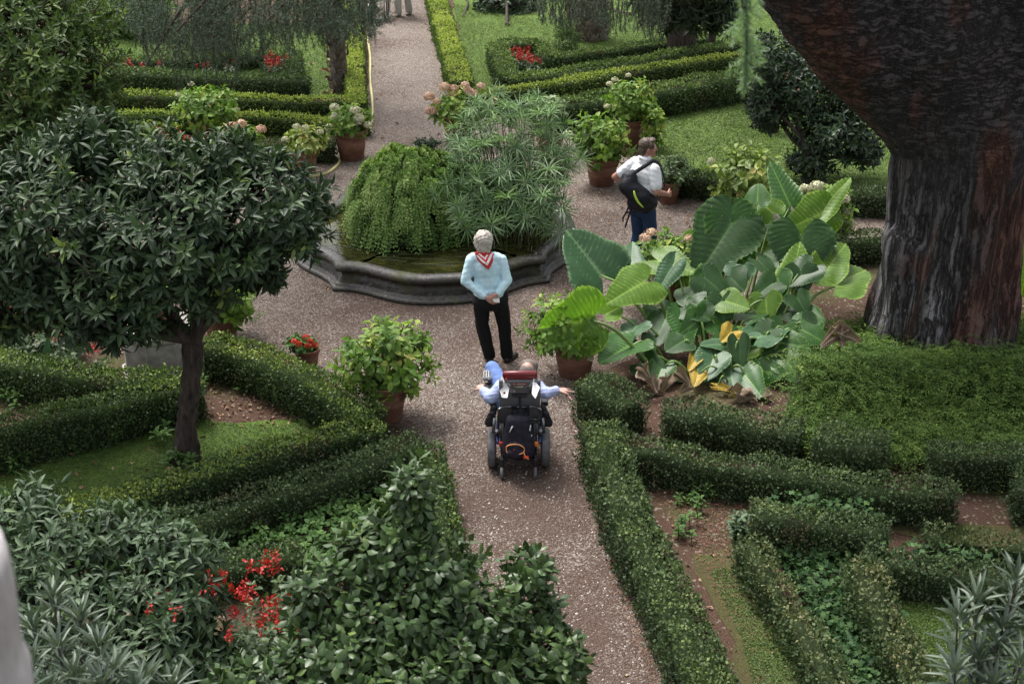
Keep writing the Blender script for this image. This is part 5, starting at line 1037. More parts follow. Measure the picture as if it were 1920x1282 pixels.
# ------------------------------------------------------------------ red salvias
def salvia(spots, Yh, label, size=.17, group='red salvias', n=26, foliage=True, dens=9):
    for (x_, y_) in spots:
        hh = Yh; c_ = G(x_, y_, hh); base_ = c_*[1, 1, 0]; root = thing('red_salvia', label if isinstance(label, str) else label(x_, y_), 'red flowers', base_, group)
        if foliage:
            mb = MB(); t_, a_ = shell([(base_+[0, 0, hh*.45], (.20, .20, hh*.5))], 40, .2, .5); rosettes(mb, t_, a_, 6, .075, .042, BROAD, 0, (.45, .2), .6, 1.4, .05, .2); put('foliage', mb, l_salv, root)
        mb = MB()
        for q in range(dens):
            b0 = c_+np.array([rng.normal(0, size*.45), rng.normal(0, size*.45), rng.uniform(-.06, .02)]); hgt = rng.uniform(.06, .13); m_ = 16; z_ = rng.uniform(0, hgt, m_); p = b0+np.column_stack([rng.normal(0, .012, m_), rng.normal(0, .012, m_), z_]); leaves(mb, p, unit(rng.normal(0, 1, (m_, 3))+[0, 0, .3]), rng.normal(0, 1, (m_, 3)), .030, .018, QUAD, 0, rng.uniform(0, 1, m_))
        put('flower_spikes', mb, f_red, root)
l_salv = leafmat('salvia_leaves', [(0, (.03, .055, .018)), (.5, (.055, .095, .03)), (1, (.10, .16, .05))], .5, .2)
ORD = ['first', 'second', 'third', 'fourth', 'fifth', 'sixth', 'seventh', 'eighth', 'ninth', 'tenth', 'eleventh', 'twelfth', 'thirteenth']
NEAR = [((498, 1068), 'topmost red salvia of the foreground bed, nearest the camellia leaves'), ((526, 1058), 'red salvia spikes just under the topmost camellia leaves'), ((388, 1112), 'compact red salvia cluster at the left of the foreground bed'), ((415, 1114), 'double red salvia cluster beside the dark hedge block'), ((452, 1112), 'tall red salvia in the middle top row of the foreground bed'), ((325, 1128), 'leftmost red salvia among the grey green leaves'),
        ((475, 1135), 'red salvia in the centre of the foreground bed'), ((530, 1138), 'red salvia against the camellia, middle row'), ((562, 1128), 'red salvia poking out between camellia leaves'), ((500, 1165), 'red salvia in the lower row of the foreground bed'), ((478, 1180), 'lowest left red salvia of the foreground bed'), ((555, 1175), 'lowest right red salvia beside the camellia')]
for q, lb in NEAR: salvia([q], 1.05 if q[0] > 465 else 1.45, lb, .20, dens=5)
for i_, q in enumerate(((200, 1175), (310, 1185), (425, 1200), (440, 1150))): salvia([q], 1.25, ORD[i_]+' red salvia from the left half hidden under the grey green shrub', .05, dens=2, group='hidden red salvias')
LF_ = [((20, 585), 'red salvia at the left frame edge under the orange tree'), ((58, 598), 'red salvia second from the left frame edge under the orange tree'), ((88, 610), 'red salvia in the middle of the bed left of the stone pedestal'), ((112, 632), 'brightest red salvia cluster above the left hedge'), ((45, 612), 'low red salvia near the left lawn strip'), ((180, 655), 'single red salvia beside the stone pedestal'), ((125, 590), 'red salvia just under the orange tree leaves'), ((10, 570), 'upper red salvia at the left frame edge')]
for q, lb in LF_: salvia([q], .55, lb, .12, dens=5)
for i_, x_ in enumerate((165, 185, 200, 230, 245, 270, 300, 385, 395, 430, 500, 515, 530)): salvia([(x_, 121+rng.uniform(-4, 4))], .38, ORD[i_]+' red salvia from the left in the far row beyond the dark square cut hedge', .14, 'far row of red salvias', dens=5 if x_ in (185, 200, 500, 515, 530, 165) else 3)
for i_, q in enumerate(((505, 108), (525, 112), (515, 120))): salvia([q], .42, ('left', 'right', 'front')[i_]+' red salvia of the thick clump at the right end of the far row', .15, 'far clump of red salvias', dens=8)
for i_, q in enumerate(((968, 98), (978, 104), (990, 110), (985, 96), (972, 110), (1000, 114))): salvia([q], .36, ('left rear', 'middle', 'right middle', 'right rear', 'left front', 'right front')[i_]+' red salvia inside the box hedge corner right of the far path', .16, 'red salvias in the hedge box', dens=9)
for i_, q in enumerate(((1105, 100), (1120, 100))): salvia([q], .3, ('left', 'right')[i_]+' pair of few red blooms in the narrow bed between the far right hedges', .08, 'sparse red blooms', dens=2)
for i_, q in enumerate(((292, 243), (300, 250), (320, 258), (335, 250), (350, 262), (310, 268), (295, 275))): salvia([q], .36, ('rear left', 'second left', 'middle', 'rear right', 'right hand', 'front middle', 'front left')[i_]+' red flowers just above the orange tree crown by the leafy pots', .09, 'red flowers above the orange tree', dens=4)
# arum with pale leaves between the left hedges
root = thing('arum_plant', 'pale grey green arum between the two left hedges', 'arum', G(100, 770)); AR = [((82, 700), (86, 650), 22), ((88, 712), (92, 690), 26), ((72, 705), (60, 700), 22), ((62, 728), (52, 708), 20), ((100, 722), (116, 716), 32), ((92, 738), (112, 748), 30), ((20, 742), (10, 724), 26), ((36, 742), (48, 734), 24), ((46, 775), (40, 790), 30), ((22, 760), (14, 775), 22), ((100, 745), (122, 735), 30), ((78, 728), (84, 715), 18)]
for a_, t_, w_ in AR:
    A, T = P(*a_, 13.6), P(*t_, 13.55); V, Fq, Rn = ear_mesh(A, T+(T-A)*.5, w_/168*1.1, unit(np.array([0, -.5, .8])), .1, .25, .004); mb = MB(); add_multi(mb, V, [Fq], 0, np.minimum(Rn, .5)); b0 = np.array([G(90, 780)[0], G(90, 780)[1], 0.]); tube(mb, spline([b0, (A+b0)/2+[0, 0, .05], A], 8), .008, 6, 1, .5); put('leaf', mb, [EM['g'], m_petiole], root)

# ------------------------------------------------------------------ stone pedestal, balustrade, hose
m_ped = plain('weathered_stone', (.30, .28, .25), .85, var=.45, scale=7, bmp=.5)
c0 = G(292, 712); c0[1] += .25; mb = MB()
root = thing('stone_pedestal', 'octagonal weathered stone block with an empty terracotta pot rim, behind the orange tree trunk', 'pedestal', c0)
lathe(mb, [(.001, 0), (.44, 0), (.44, .05), (.40, .07), (.40, .46), (.44, .50), (.45, .56), (.40, .60), (.001, .60)], c0, 8); a = mb.V[0]; q = (a-c0)@rotz(R(22.5)+.35).T+c0; mb.V[0] = q.astype(np.float32); mb.S = [np.zeros(len(s_), bool) for s_ in mb.S]
put('stone_block', mb, m_ped, root)
root = thing('plant_pot', 'low terracotta pot standing on the octagonal stone pedestal', 'pot', c0+[0, 0, .6]); pot_parts(root, c0+[0, 0, .6], .22, .3)
mb = MB(); t_, a_ = shell([(c0+[0, 0, .95], (.2, .2, .12))], 50, .3, .5); rosettes(mb, t_, a_, 5, .09, .05, BROAD, 0, (.5, .2)); put('foliage', mb, l_hyd, root)
m_bal, nt, b, _ = newmat('balustrade_stone'); v = coords(nt); n1 = noise(nt, 4, 6, .6, v); n2 = noise(nt, 50, 5, .7, coords(nt, (1, 1, .3)))
nt.links.new(mixc(nt, ramp(nt, n1, [(.3, (.30, .28, .28)), (.7, (.48, .46, .45))]), ramp(nt, n2, [(.3, (.7, .7, .7)), (.7, (1.1, 1.1, 1.1))]), 1., 'MULTIPLY'), b.inputs['Base Color']); b.inputs['Roughness'].default_value = .85; bump(nt, b, n2, .3, .004)
Yb = 1.7
e = [P(-4, 1050, Yb), P(8, 1082, Yb), P(20, 1140, Yb), P(30, 1225, Yb), P(38, 1262, Yb), P(50, 1282, Yb), P(56, 1340, Yb)]
cx = e[0][0]-.16; prof = [(.001, e[0][2]+.012), (.06, e[0][2]+.01), (.12, e[0][2]+.004)]+[(q[0]-cx, q[2]) for q in e]+[(e[-1][0]-cx+.004, e[-1][2]-.6), (.001, e[-1][2]-.6)]
prof = prof[::-1]
mb = MB(); lathe(mb, prof, (cx, Yb, 0), 48); solo('stone_finial', mb, m_bal, 'pale rounded stone finial of the terrace at the bottom left corner', 'stone finial', loc=(cx, Yb, e[-1][2]-.6))
m_hose = plain('hose_rubber', (.50, .46, .20), .5, var=.12)
mb = MB(); hp = [G(x_, y_, .02) for x_, y_ in ((560, 330), (590, 330), (618, 322), (636, 304), (628, 292), (612, 284))]; hp += [P(604, 280, 21.0), P(596, 276, 21.2)]
tube(mb, spline(hp, 80), .024, 8); hp = [G(x_, y_, .02) for x_, y_ in ((660, 262), (690, 250), (698, 220), (697, 180), (694, 150), (694, 110), (691, 85), (688, 60))]
tube(mb, spline(hp, 80), .024, 8); solo('garden_hose', mb, m_hose, 'pale yellow hose along the hedge of the far path and round the pots', 'hose')
# ------------------------------------------------------------------ people
m_skin = plain('skin', (.42, .24, .18), .5, var=.06, scale=30, spec=.4)
def cloth(name, col, rough=.85, bmp=.25): return plain(name, col, rough, var=.12, scale=35, bmp=bmp, spec=.2)
def hand(Wp, d, n, t, curls=(.5, .55, .6, .65), size=1., thumb=.7, spread=.06):
    Wp = np.array(Wp, float); d = unit(d); n = np.array(n, float); n = unit(n-d*np.dot(n, d)); t = np.cross(d, n)*t; pr = []
    for i in range(4):
        b0 = Wp+d*(.080-.006*abs(i-1))*size+t*(1.5-i)*.019*size; pr.append((Wp+t*(1.5-i)*.009*size, b0, .017*size, .0125*size))
        dd = unit(d+t*(1.5-i)*spread); p = b0; lf = (.92, 1., .95, .75)[i]*size
        for sg, (l_, r_) in enumerate(((.040, .0095), (.026, .0085), (.021, .0075))):
            c = curls[i]*(.7 if sg == 0 else 1.); q = unit(dd*math.cos(c)+n*math.sin(c)); nn_ = unit(n-q*np.dot(n, q)); p2 = p+q*l_*lf; pr.append((p, p2, r_*size, (r_-.001)*size)); p = p2; dd = q
            n_old = n
        del n_old
    tb0 = Wp+d*.018*size+t*.018*size; t1 = tb0+unit(d*.7+t*.75+n*.25*thumb)*.042*size; t2 = t1+unit(d*.85+t*.35+n*.5*thumb)*.030*size; t3 = t2+unit(d*.9+t*.1+n*.5*thumb)*.022*size
    pr += [(tb0, t1, .015*size, .0115*size), (t1, t2, .0105*size, .0095*size), (t2, t3, .0095*size, .008*size)]
    return pr
def head_prims(c, yaw, s=1., pitch=0.):
    Rm = rotz(yaw)@rotx(pitch); f = lambda v: np.array(c)+Rm@(np.array(v)*s)
    pr = [(f((0, -.015, .025)), tuple(np.array((.076, .094, .098))*s), Rm), (f((0, .03, -.05)), f((0, .045, -.085)), .055*s, .035*s), (f((0, .02, -.02)), (.066*s, .075*s, .09*s), Rm),
          (f((0, .088, .01)), f((0, .108, -.028)), .010*s, .014*s), (f((0, .082, -.06)), (.026*s, .014*s, .010*s), Rm), (f((0, .078, .028)), (.05*s, .018*s, .010*s), Rm), (f((0, .078, -.092)), (.022*s, .018*s, .016*s), Rm)]
    for sx in (-1, 1): pr += [(f((sx*.078, -.01, -.01)), (.009*s, .020*s, .032*s), Rm), (f((sx*.04, .06, -.03)), (.024*s, .02*s, .022*s), Rm)]
    return pr, f, Rm
def place(root_xyz, rz):
    M = rotz(rz); t = np.array(root_xyz, float)
    return lambda V: np.asarray(V)@M.T+t
def part(root, name, prims, mat, xf, voxel=.010, smooth=4, disp=None):
    return put(name, blob_mb(prims, voxel, smooth, disp, xf), mat, root)
def folds(amp=.004, f=14):
    return lambda V, nr: amp*(nz(V*[1, 1, 1.6], f)+.6*nz(V*[1.5, 1.5, .5], f*1.9))
def eyes(root, f, Rm, xf, s=1.):
    mbw = MB(); V3, F3 = ICO2
    for sx in (-1, 1):
        mbw.add(xf(V3*.0125*s+f((sx*.031, .073, .012))), F3, 0); mbw.add(xf(V3*.006*s+f((sx*.032, .0835, .012))), F3, 1)
    put('eyes', mbw, [plain('eye_white', (.7, .68, .64), .3), plain('iris', (.05, .035, .02), .2)], root)

# ---- woman seen from behind
wl_ = G(928, 676); wxf = place(wl_, 0)
root = thing('person', 'woman in a pale blue sweater and red scarf, hands clasped behind her back', 'person', wl_)
hp_, f, Rm = head_prims((-.12, .01, 1.455), .12)
LW, RW = np.array([-.085, -.165, .865]), np.array([.03, -.17, .905])
body = hp_+[((-.115, 0, 1.30), (-.12, 0, 1.40), .052, .048), ((-.09, 0, 1.20), (-.05, 0, .90), .09, .09), ((-.25, 0, 1.27), (.07, 0, 1.27), .045, .045), ((-.05, 0, .9), (-.05, 0, .84), .09, .09),
        ((-.265, 0, 1.25), (-.325, -.06, 1.02), .04, .034), ((-.325, -.06, 1.02), LW, .032, .022), ((.085, 0, 1.25), (.145, -.06, 1.03), .04, .034), ((.145, -.06, 1.03), RW, .032, .022),
        ((-.14, 0, .84), (-.145, .03, .46), .07, .05), ((-.145, .03, .46), (-.06, -.01, .09), .048, .032), ((.05, 0, .84), (.105, .03, .46), .07, .05), ((.105, .03, .46), (.14, .0, .09), .048, .032),
        ((-.06, -.02, .05), (-.09, .12, .03), .03, .022), ((.14, 0, .05), (.21, .09, .03), .03, .022)]
body += hand(LW, (.75, -.15, -.5), (.1, .9, .1), 1, (.35, .4, .45, .5), .95)+hand(RW, (-.6, -.15, -.65), (-.1, .9, 0), -1, (.5, .55, .6, .65), .95)
part(root, 'body', body, m_skin, wxf, .0065, 3); eyes(root, f, Rm, wxf)
part(root, 'sweater', [((-.09, 0, 1.14), (.168, .115, .17), None), ((-.07, 0, 1.0), (.160, .115, .2), None), ((-.055, 0, .88), (.178, .13, .09), None), ((-.225, 0, 1.275), (.045, 0, 1.275), .060, .060), ((-.115, 0, 1.30), (-.12, 0, 1.345), .075, .06),
                       ((-.255, 0, 1.255), (-.325, -.06, 1.02), .064, .056), ((-.325, -.06, 1.02), LW*.88+np.array([-.345, -.05, 1.02])*.12, .056, .038), ((.075, 0, 1.255), (.145, -.06, 1.03), .064, .056), ((.145, -.06, 1.03), RW*.88+np.array([.165, -.05, 1.03])*.12, .056, .038),
                       ((-.14, 0, .835), (.04, 0, .835), .10, .10), ((-.12, -.02, .85), (.02, -.02, .85), .105, .105)],
     cloth('pale_blue_knit', (.50, .69, .76), .9), wxf, .011, 3, folds(.008, 10))
part(root, 'trousers', [((-.13, 0, .84), (.03, 0, .84), .115, .115), ((-.135, -.03, .76), (.03, -.03, .76), .115, .115), ((-.145, 0, .78), (-.145, .02, .46), .105, .078), ((-.145, .02, .46), (-.065, -.01, .075), .078, .070),
                        ((.05, 0, .78), (.105, .02, .46), .105, .078), ((.105, .02, .46), (.14, 0, .075), .078, .070)], cloth('black_trousers', (.008, .008, .009), .8), wxf, .011, 4, folds(.006, 9))
for sx, fx in ((-.06, -.10), (.14, .235)):
    part(root, 'shoe', [((sx, -.035, .035), (fx, .10, .028), .042, .036), ((sx, -.03, .05), (sx, -.02, .08), .038, .035), ((sx, -.03, .015), (fx, .10, .012), .04, .034)], plain('black_leather', (.012, .012, .012), .35), wxf, .008, 3)
def curls_(V, nr): return .013*nz(V*[1, 1, .55], 36)+.006*nz(V*[1, 1, .5], 80, 3)+.008*nz(V, 18)
part(root, 'hair', [(f((0, -.018, .035)), (.098, .108, .108), Rm), (f((0, -.05, -.03)), (.088, .068, .085), Rm), (f((-.06, -.01, -.01)), (.036, .06, .07), Rm), (f((.06, -.01, -.01)), (.036, .06, .07), Rm), (f((0, .04, .09)), (.07, .05, .035), Rm)],
     plain('grey_hair', (.42, .38, .33), .7, var=.35, scale=60, bmp=.6, stretch=(1, 1, .5)), wxf, .006, 1, curls_)
# scarf: folded triangle with white stripes lying on the upper back
mb = MB(); rows, cols = 26, 41
ctr = np.array([-.118, 0, 0])
def scarf_pt(u, v):  # u across -1..1, v down 0..1
    wdt = .135*(1-v)+.004; x_ = u*wdt+.055*v; z_ = 1.375-.180*v-.055*abs(u)**1.3*(1-v); y_ = -.075-.062*min(1, v*2.0)+.105*(abs(u)**2)*(1-v)+.012*math.sin(u*6+v*4)*(1-v)-.012
    return (ctr[0]+x_, y_, z_)
V = [scarf_pt(-1+2*j/(cols-1), i/(rows-1)) for i in range(rows) for j in range(cols)]; V = np.array(V); V2 = V+[0, .012, 0]
mats_ = []; Fq = []
for i in range(rows-1):
    for j in range(cols-1):
        u = abs(-1+2*(j+.5)/(cols-1)); v = (i+.5)/(rows-1); e = u*(1-v)*1.0+v  # distance toward the hem
        mt = 1 if (.30 < e < .42 or .56 < e < .74) and v < .80 else 0
        Fq.append(([i*cols+j, (i+1)*cols+j, (i+1)*cols+j+1, i*cols+j+1], mt))
for mt in (0, 1): mb.add(wxf(V), np.array([q for q, m_ in Fq if m_ == mt]), mt, .5)
mb.add(wxf(V2), np.array([q[::-1] for q, m_ in Fq]), 0, .5)
put('scarf', mb, [cloth('red_silk', (.55, .035, .03), .5), cloth('white_silk', (.80, .76, .74), .5)], root)
part(root, 'scarf_collar', [((-.19, -.045, 1.345), (-.12, -.082, 1.362), .022, .026), ((-.12, -.082, 1.362), (-.05, -.045, 1.345), .026, .022), ((-.05, -.045, 1.345), (-.06, .05, 1.31), .022, .02), ((-.19, -.045, 1.345), (-.18, .05, 1.31), .022, .02), ((-.18, .05, 1.31), (-.12, .09, 1.28), .02, .02), ((-.06, .05, 1.31), (-.12, .09, 1.28), .02, .02)], cloth('red_silk2', (.50, .03, .028), .5), wxf, .008, 2, folds(.004, 30))
mb = MB(); q = np.array([[-.02, -.215, .865], [.055, -.21, .875], [.06, -.21, .825], [.0, -.222, .835], [.02, -.205, .85]]); add_multi(mb, wxf(q), [np.array([[0, 3, 2, 1]])], 0, np.full(5, .5)); V = wxf(q)+[0, .006, 0]; add_multi(mb, V, [np.array([[0, 1, 2, 3]])], 0, np.full(5, .5))
solo('paper_tissue', mb, plain('tissue', (.8, .78, .76), .8), 'small folded white paper held behind the back of the woman', 'paper', loc=wxf([[0, -.21, .85]])[0])

# ---- man with the backpack
ml = G(1200, 506); mxf = place(ml, R(-52))
root = thing('person', 'man in a white short sleeved shirt and blue jeans looking to the right', 'person', ml)
hp_, f, Rm = head_prims((.0, .05, 1.665), -.55, 1.05)
RW = np.array([.17, .27, 1.045]); LW = np.array([-.22, .07, 1.03]); RE = np.array([.275, -.03, 1.17]); LE = np.array([-.40, -.14, 1.21])
body = hp_+[((0, 0, 1.50), (0, .03, 1.60), .062, .058), ((0, 0, 1.36), (0, 0, 1.0), .10, .10), ((-.17, 0, 1.43), (.17, 0, 1.44), .055, .055), ((0, 0, 1.), (0, 0, .93), .12, .12),
            ((.19, 0, 1.43), RE, .052, .043), (RE, RW, .043, .028), ((-.19, 0, 1.43), LE, .052, .043), (LE, LW, .043, .028),
            ((-.09, 0, .92), (-.10, .03, .49), .08, .055), ((-.10, .03, .49), (-.10, -.02, .09), .055, .035), ((.09, 0, .92), (.12, .06, .49), .08, .055), ((.12, .06, .49), (.12, .02, .09), .055, .035), ((-.1, -.03, .05), (-.11, .14, .03), .035, .03), ((.12, .02, .05), (.13, .19, .03), .035, .03)]
body += hand(RW, (-.25, .9, -.25), (-.9, 0, -.2), 1, (.6, .7, .8, .9), 1.05)+hand(LW, (.4, .5, -.7), (.9, 0, 0), -1, (.3, .3, .35, .4), 1.05)
part(root, 'body', body, plain('tan_skin', (.38, .19, .135), .5, var=.06, scale=30), mxf, .0065, 3); eyes(root, f, Rm, mxf, 1.05)
part(root, 'shirt', [((0, 0, 1.33), (.205, .145, .17), None), ((0, .02, 1.15), (.20, .165, .2), None), ((0, 0, 1.0), (.19, .145, .10), None), ((-.17, 0, 1.445), (.17, 0, 1.445), .075, .075), ((0, 0, 1.50), (0, .02, 1.54), .085, .070),
                     ((.18, 0, 1.43), (.24, -.015, 1.25), .082, .080), ((-.18, 0, 1.43), (-.32, -.08, 1.28), .082, .078), ((-.03, -.0, .97), (.03, 0, .97), .155, .155)], cloth('white_cotton', (.74, .75, .78), .8), mxf, .011, 4, folds(.007, 10))
part(root, 'jeans', [((-.08, 0, .95), (.08, 0, .95), .12, .12), ((-.09, -.02, .86), (.09, -.02, .86), .115, .115), ((-.09, 0, .86), (-.10, .03, .49), .105, .078), ((-.10, .03, .49), (-.10, -.02, .07), .078, .072), ((.10, 0, .86), (.12, .06, .49), .105, .078), ((.12, .06, .49), (.12, .02, .07), .078, .072)], cloth('dark_denim', (.022, .045, .10), .85), mxf, .012, 4, folds(.006, 9))
for x_, y_ in ((-.1, -.03), (.12, .02)): part(root, 'shoe', [((x_, y_-.04, .04), (x_+.01, y_+.17, .035), .047, .042), ((x_, y_-.03, .05), (x_, y_-.02, .09), .045, .04)], plain('brown_leather', (.05, .035, .025), .5), mxf, .009, 3)
part(root, 'hair', [(f((0, -.028, .045)), (.092, .10, .092), Rm), (f((0, -.065, -.02)), (.078, .055, .085), Rm), (f((0, .045, .10)), (.07, .045, .03), Rm), (f((.066, .02, .04)), (.022, .05, .045), Rm), (f((-.066, .02, .04)), (.022, .05, .045), Rm)],
     plain('brown_hair', (.075, .05, .035), .6, var=.4, scale=70, bmp=.5, stretch=(1, 1, .4)), mxf, .007, 1, lambda V, nr: .006*nz(V*[1, 1, .4], 50)+.004*nz(V, 25))
part(root, 'collar', [((-.07, -.04, 1.545), (0, -.07, 1.56), .02, .022), ((0, -.07, 1.56), (.07, -.04, 1.545), .022, .02), ((.07, -.04, 1.545), (.06, .06, 1.52), .02, .016), ((-.07, -.04, 1.545), (-.06, .06, 1.52), .02, .016)], cloth('white_collar', (.78, .79, .81), .8), mxf, .008, 2)
m_blk = cloth('black_nylon', (.014, .014, .018), .5, .4)
root = thing('backpack', 'black backpack with a lime stripe slung over the shoulder of the man', 'backpack', ml+[-.15, -.2, 1.1])
I = lambda V: np.asarray(V)
o3 = ml+np.array([0, 0, 0.])
part(root, 'bag_body', [(o3+[-.20, -.13, 1.31], o3+[-.22, -.17, 1.23], .11, .12), (o3+[-.22, -.17, 1.23], o3+[-.06, -.20, 1.08], .12, .14), (o3+[-.06, -.20, 1.08], o3+[.06, -.17, 1.01], .14, .11), (o3+[-.12, -.2, 1.02], o3+[.02, -.2, .98], .11, .11), (o3+[-.16, -.10, 1.38], o3+[-.20, -.14, 1.3], .05, .09)], m_blk, I, .012, 3, lambda V, nr: .012*nz(V, 8)+.005*nz(V, 22))
mb = MB(); tube(mb, spline([o3+[-.155, -.335, 1.22], o3+[-.135, -.352, 1.15], o3+[-.09, -.355, 1.07], o3+[-.025, -.345, 1.0]], 14), np.array([.006, .010, .013, .014, .014, .014, .014, .014, .013, .012, .011, .010, .008, .006]), 8); put('lime_stripe', mb, plain('lime', (.45, .62, .06), .5), root)
def strap(pts, w=.030, t_=.006, n=24):
    """flat webbing following pts"""
    sp = spline(pts, n); tg = unit(np.gradient(sp, axis=0)); c_ = o3+[0, 0, 1.3]; out = unit((sp-c_)*[1, 1, .4]); sd_ = unit(np.cross(tg, out)); m_ = MB(); V = np.stack([sp-sd_*w/2-out*t_/2, sp+sd_*w/2-out*t_/2, sp+sd_*w/2+out*t_/2, sp-sd_*w/2+out*t_/2], 1).reshape(-1, 3); i = np.arange(n-1)[:, None]*4; j = np.arange(4)[None]; j2 = (j+1) % 4
    m_.add(V, np.stack([i+j, i+j2, i+4+j2, i+4+j], -1).reshape(-1, 4)); return m_
L2W = lambda *v: mxf([v])[0]
put('shoulder_strap', strap([o3+[-.14, -.16, 1.40], L2W(.13, -.10, 1.50), L2W(.155, 0, 1.545), L2W(.15, .10, 1.49), L2W(.165, .185, 1.32), L2W(.185, .185, 1.15), L2W(.24, .05, 1.03)], .05, .012, 40), m_blk, root)
put('loose_strap', strap([o3+[-.16, -.26, .98], o3+[-.20, -.27, .86], o3+[-.24, -.26, .70]], .024), m_blk, root)
put('loose_strap', strap([o3+[-.17, -.26, 1.15], o3+[-.22, -.28, .95], o3+[-.27, -.27, .84], o3+[-.27, -.27, .78]], .022), m_blk, root)
put('loose_strap', strap([o3+[-.24, -.27, .90], o3+[-.17, -.28, .92], o3+[-.10, -.27, .91]], .022), m_blk, root)

# ---- man in the powered wheelchair
CX_ = .065
root = thing('person', 'man in a light blue shirt sitting in the powered wheelchair and pointing right', 'person', (CX_, 12.2, .5))
hp_, f, Rm = head_prims((.165, 12.16, .915), -.35, 1.02, .1)
LS, RS = np.array([-.10, 12.02, .80]), np.array([.24, 12.02, .80])
LE, LW = np.array([-.215, 11.97, .73]), np.array([-.295, 12.10, .75]); RE, RW = np.array([.345, 11.96, .785]), np.array([.445, 11.95, .825])
body = hp_+[((.12, 12.06, .80), (.155, 12.12, .88), .06, .058), (LS, RS, .06, .06), ((.07, 12.08, .78), (.06, 12.2, .55), .13, .14), ((-.03, 12.22, .52), (.16, 12.22, .52), .11, .11),
            ((-.03, 12.25, .54), (-.20, 12.58, .745), .08, .058), ((-.20, 12.58, .745), (-.13, 12.82, .24), .055, .04), ((.13, 12.25, .54), (.14, 12.60, .66), .08, .058), ((.14, 12.60, .66), (.16, 12.84, .24), .055, .04),
            ((-.13, 12.82, .20), (-.14, 12.96, .17), .04, .035), ((.16, 12.84, .20), (.17, 12.98, .17), .04, .035), (LS, LE, .05, .04), (LE, LW, .04, .027), (RS, RE, .05, .04), (RE, RW, .04, .027)]
body += hand(LW, (-.3, .9, .1), (.3, .1, -1), 1, (.7, .8, .9, 1.0), 1.0)
hh = hand(RW, (.95, .05, -.02), (0, -.1, -1), -1, (.02, .9, 1.1, .18), 1.05, .4, .12); body += hh
body += [(RW+[.07, -.03, -.01], RW+[.11, -.075, -.035], .010, .009), (RW+[.11, -.075, -.035], RW+[.135, -.11, -.05], .009, .0075)]
part(root, 'body', body, plain('pink_skin', (.40, .235, .19), .5, var=.07, scale=30), I, .0065, 3); eyes(root, f, Rm, I)
part(root, 'shirt', [(LS, RS, .09, .09), ((.07, 12.08, .74), (.06, 12.2, .56), .15, .15), (LS, LE, .075, .068), (LE, LW*.75+LE*.25, .066, .050), (RS, RE, .07, .062), (RE, RW*.8+RE*.2, .060, .048)], cloth('light_blue_cotton', (.33, .38, .58), .85), I, .010, 3, folds(.008, 16))
part(root, 'jeans', [((-.03, 12.22, .54), (.16, 12.22, .54), .125, .125), ((-.03, 12.25, .56), (-.20, 12.58, .745), .105, .075), ((-.20, 12.58, .745), (-.13, 12.81, .26), .076, .06), ((.13, 12.25, .56), (.14, 12.60, .66), .105, .075), ((.14, 12.60, .66), (.16, 12.83, .26), .076, .06)], cloth('pale_denim', (.13, .20, .42), .85), I, .011, 3, folds(.006, 10))
part(root, 'hair', [(f((0, -.050, .020)), (.084, .072, .092), Rm), (f((0, .012, .048)), (.081, .078, .083), Rm), (f((.045, .03, .05)), (.04, .06, .06), Rm), (f((-.045, .03, .05)), (.04, .06, .06), Rm), (f((.058, .0, .01)), (.026, .05, .045), Rm), (f((-.058, .0, .01)), (.026, .05, .045), Rm)], plain('cropped_grey_hair', (.13, .10, .085), .7, var=.4, scale=80, bmp=.4), I, .006, 2, lambda V, nr: .002*nz(V, 80))
for x_, y_ in ((-.13, 12.82), (.16, 12.84)): part(root, 'shoe', [((x_, y_-.02, .17), (x_-.01, y_+.16, .165), .048, .042), ((x_, y_-.02, .2), (x_, y_-.01, .24), .046, .042)], plain('dark_shoe', (.03, .028, .028), .5), I, .009, 3)

# ---- the powered wheelchair
wc = thing('powered_wheelchair', 'black powered wheelchair on the near path with white leaflets on its grey back', 'wheelchair', (CX_, 11.95, 0))
m_pl = plain('grey_plastic', (.12, .122, .13), .45, var=.2, scale=6); m_bk = plain('black_plastic', (.012, .012, .014), .4); m_st = plain('steel_tube', (.20, .20, .21), .35, .9); m_tyre = plain('grey_tyre', (.10, .10, .105), .8, bmp=.3, var=.25); m_red = plain('red_vinyl', (.15, .016, .02), .3); m_blue = plain('blue_paint', (.02, .035, .12), .3)
PB, PT = np.array([CX_+.01, 12.02, .42]), np.array([CX_+.01, 11.78, 1.04]); up = unit(PT-PB); nb = np.array([0, -up[2], up[1]]); Rp = np.stack([[1, 0, 0], -nb, up], 1)
def onp(x, h, d=0.): return PB+up*h+nb*d+np.array([x, 0, 0])
mb = MB(); box(mb, onp(0, .33), (.40, .045, .64), Rp, bev=.02); put('backrest', mb, m_pl, wc); bk = bpy.context.scene.objects
mb = MB(); lathe(mb, [(.001, -.205), (.03, -.20), (.042, -.18), (.044, 0), (.042, .18), (.03, .20), (.001, .205)], (0, 0, 0), 20); mb.V[0] = ((mb.V[0]*[1.25, .8, .82])@roty(math.pi/2).T@Rp.T+onp(0, .675, -.03)).astype(np.float32); put('headrest_cushion', mb, m_red, wc)
mb = MB()
for s_ in (-1, 1):
    tube(mb, spline([onp(s_*.06, .30, .05), onp(s_*.13, .315, .055), onp(s_*.19, .34, .10), onp(s_*.205, .31, .11), onp(s_*.21, .15, .08), onp(s_*.21, .02, .05)], 30), .0115, 8)
tube(mb, [onp(-.07, .30, .05), onp(.07, .30, .05)], .0115, 8); tube(mb, [onp(.09, .13, .05), onp(.2, .12, .06)], .009, 8)
put('push_bar', mb, m_st, wc)
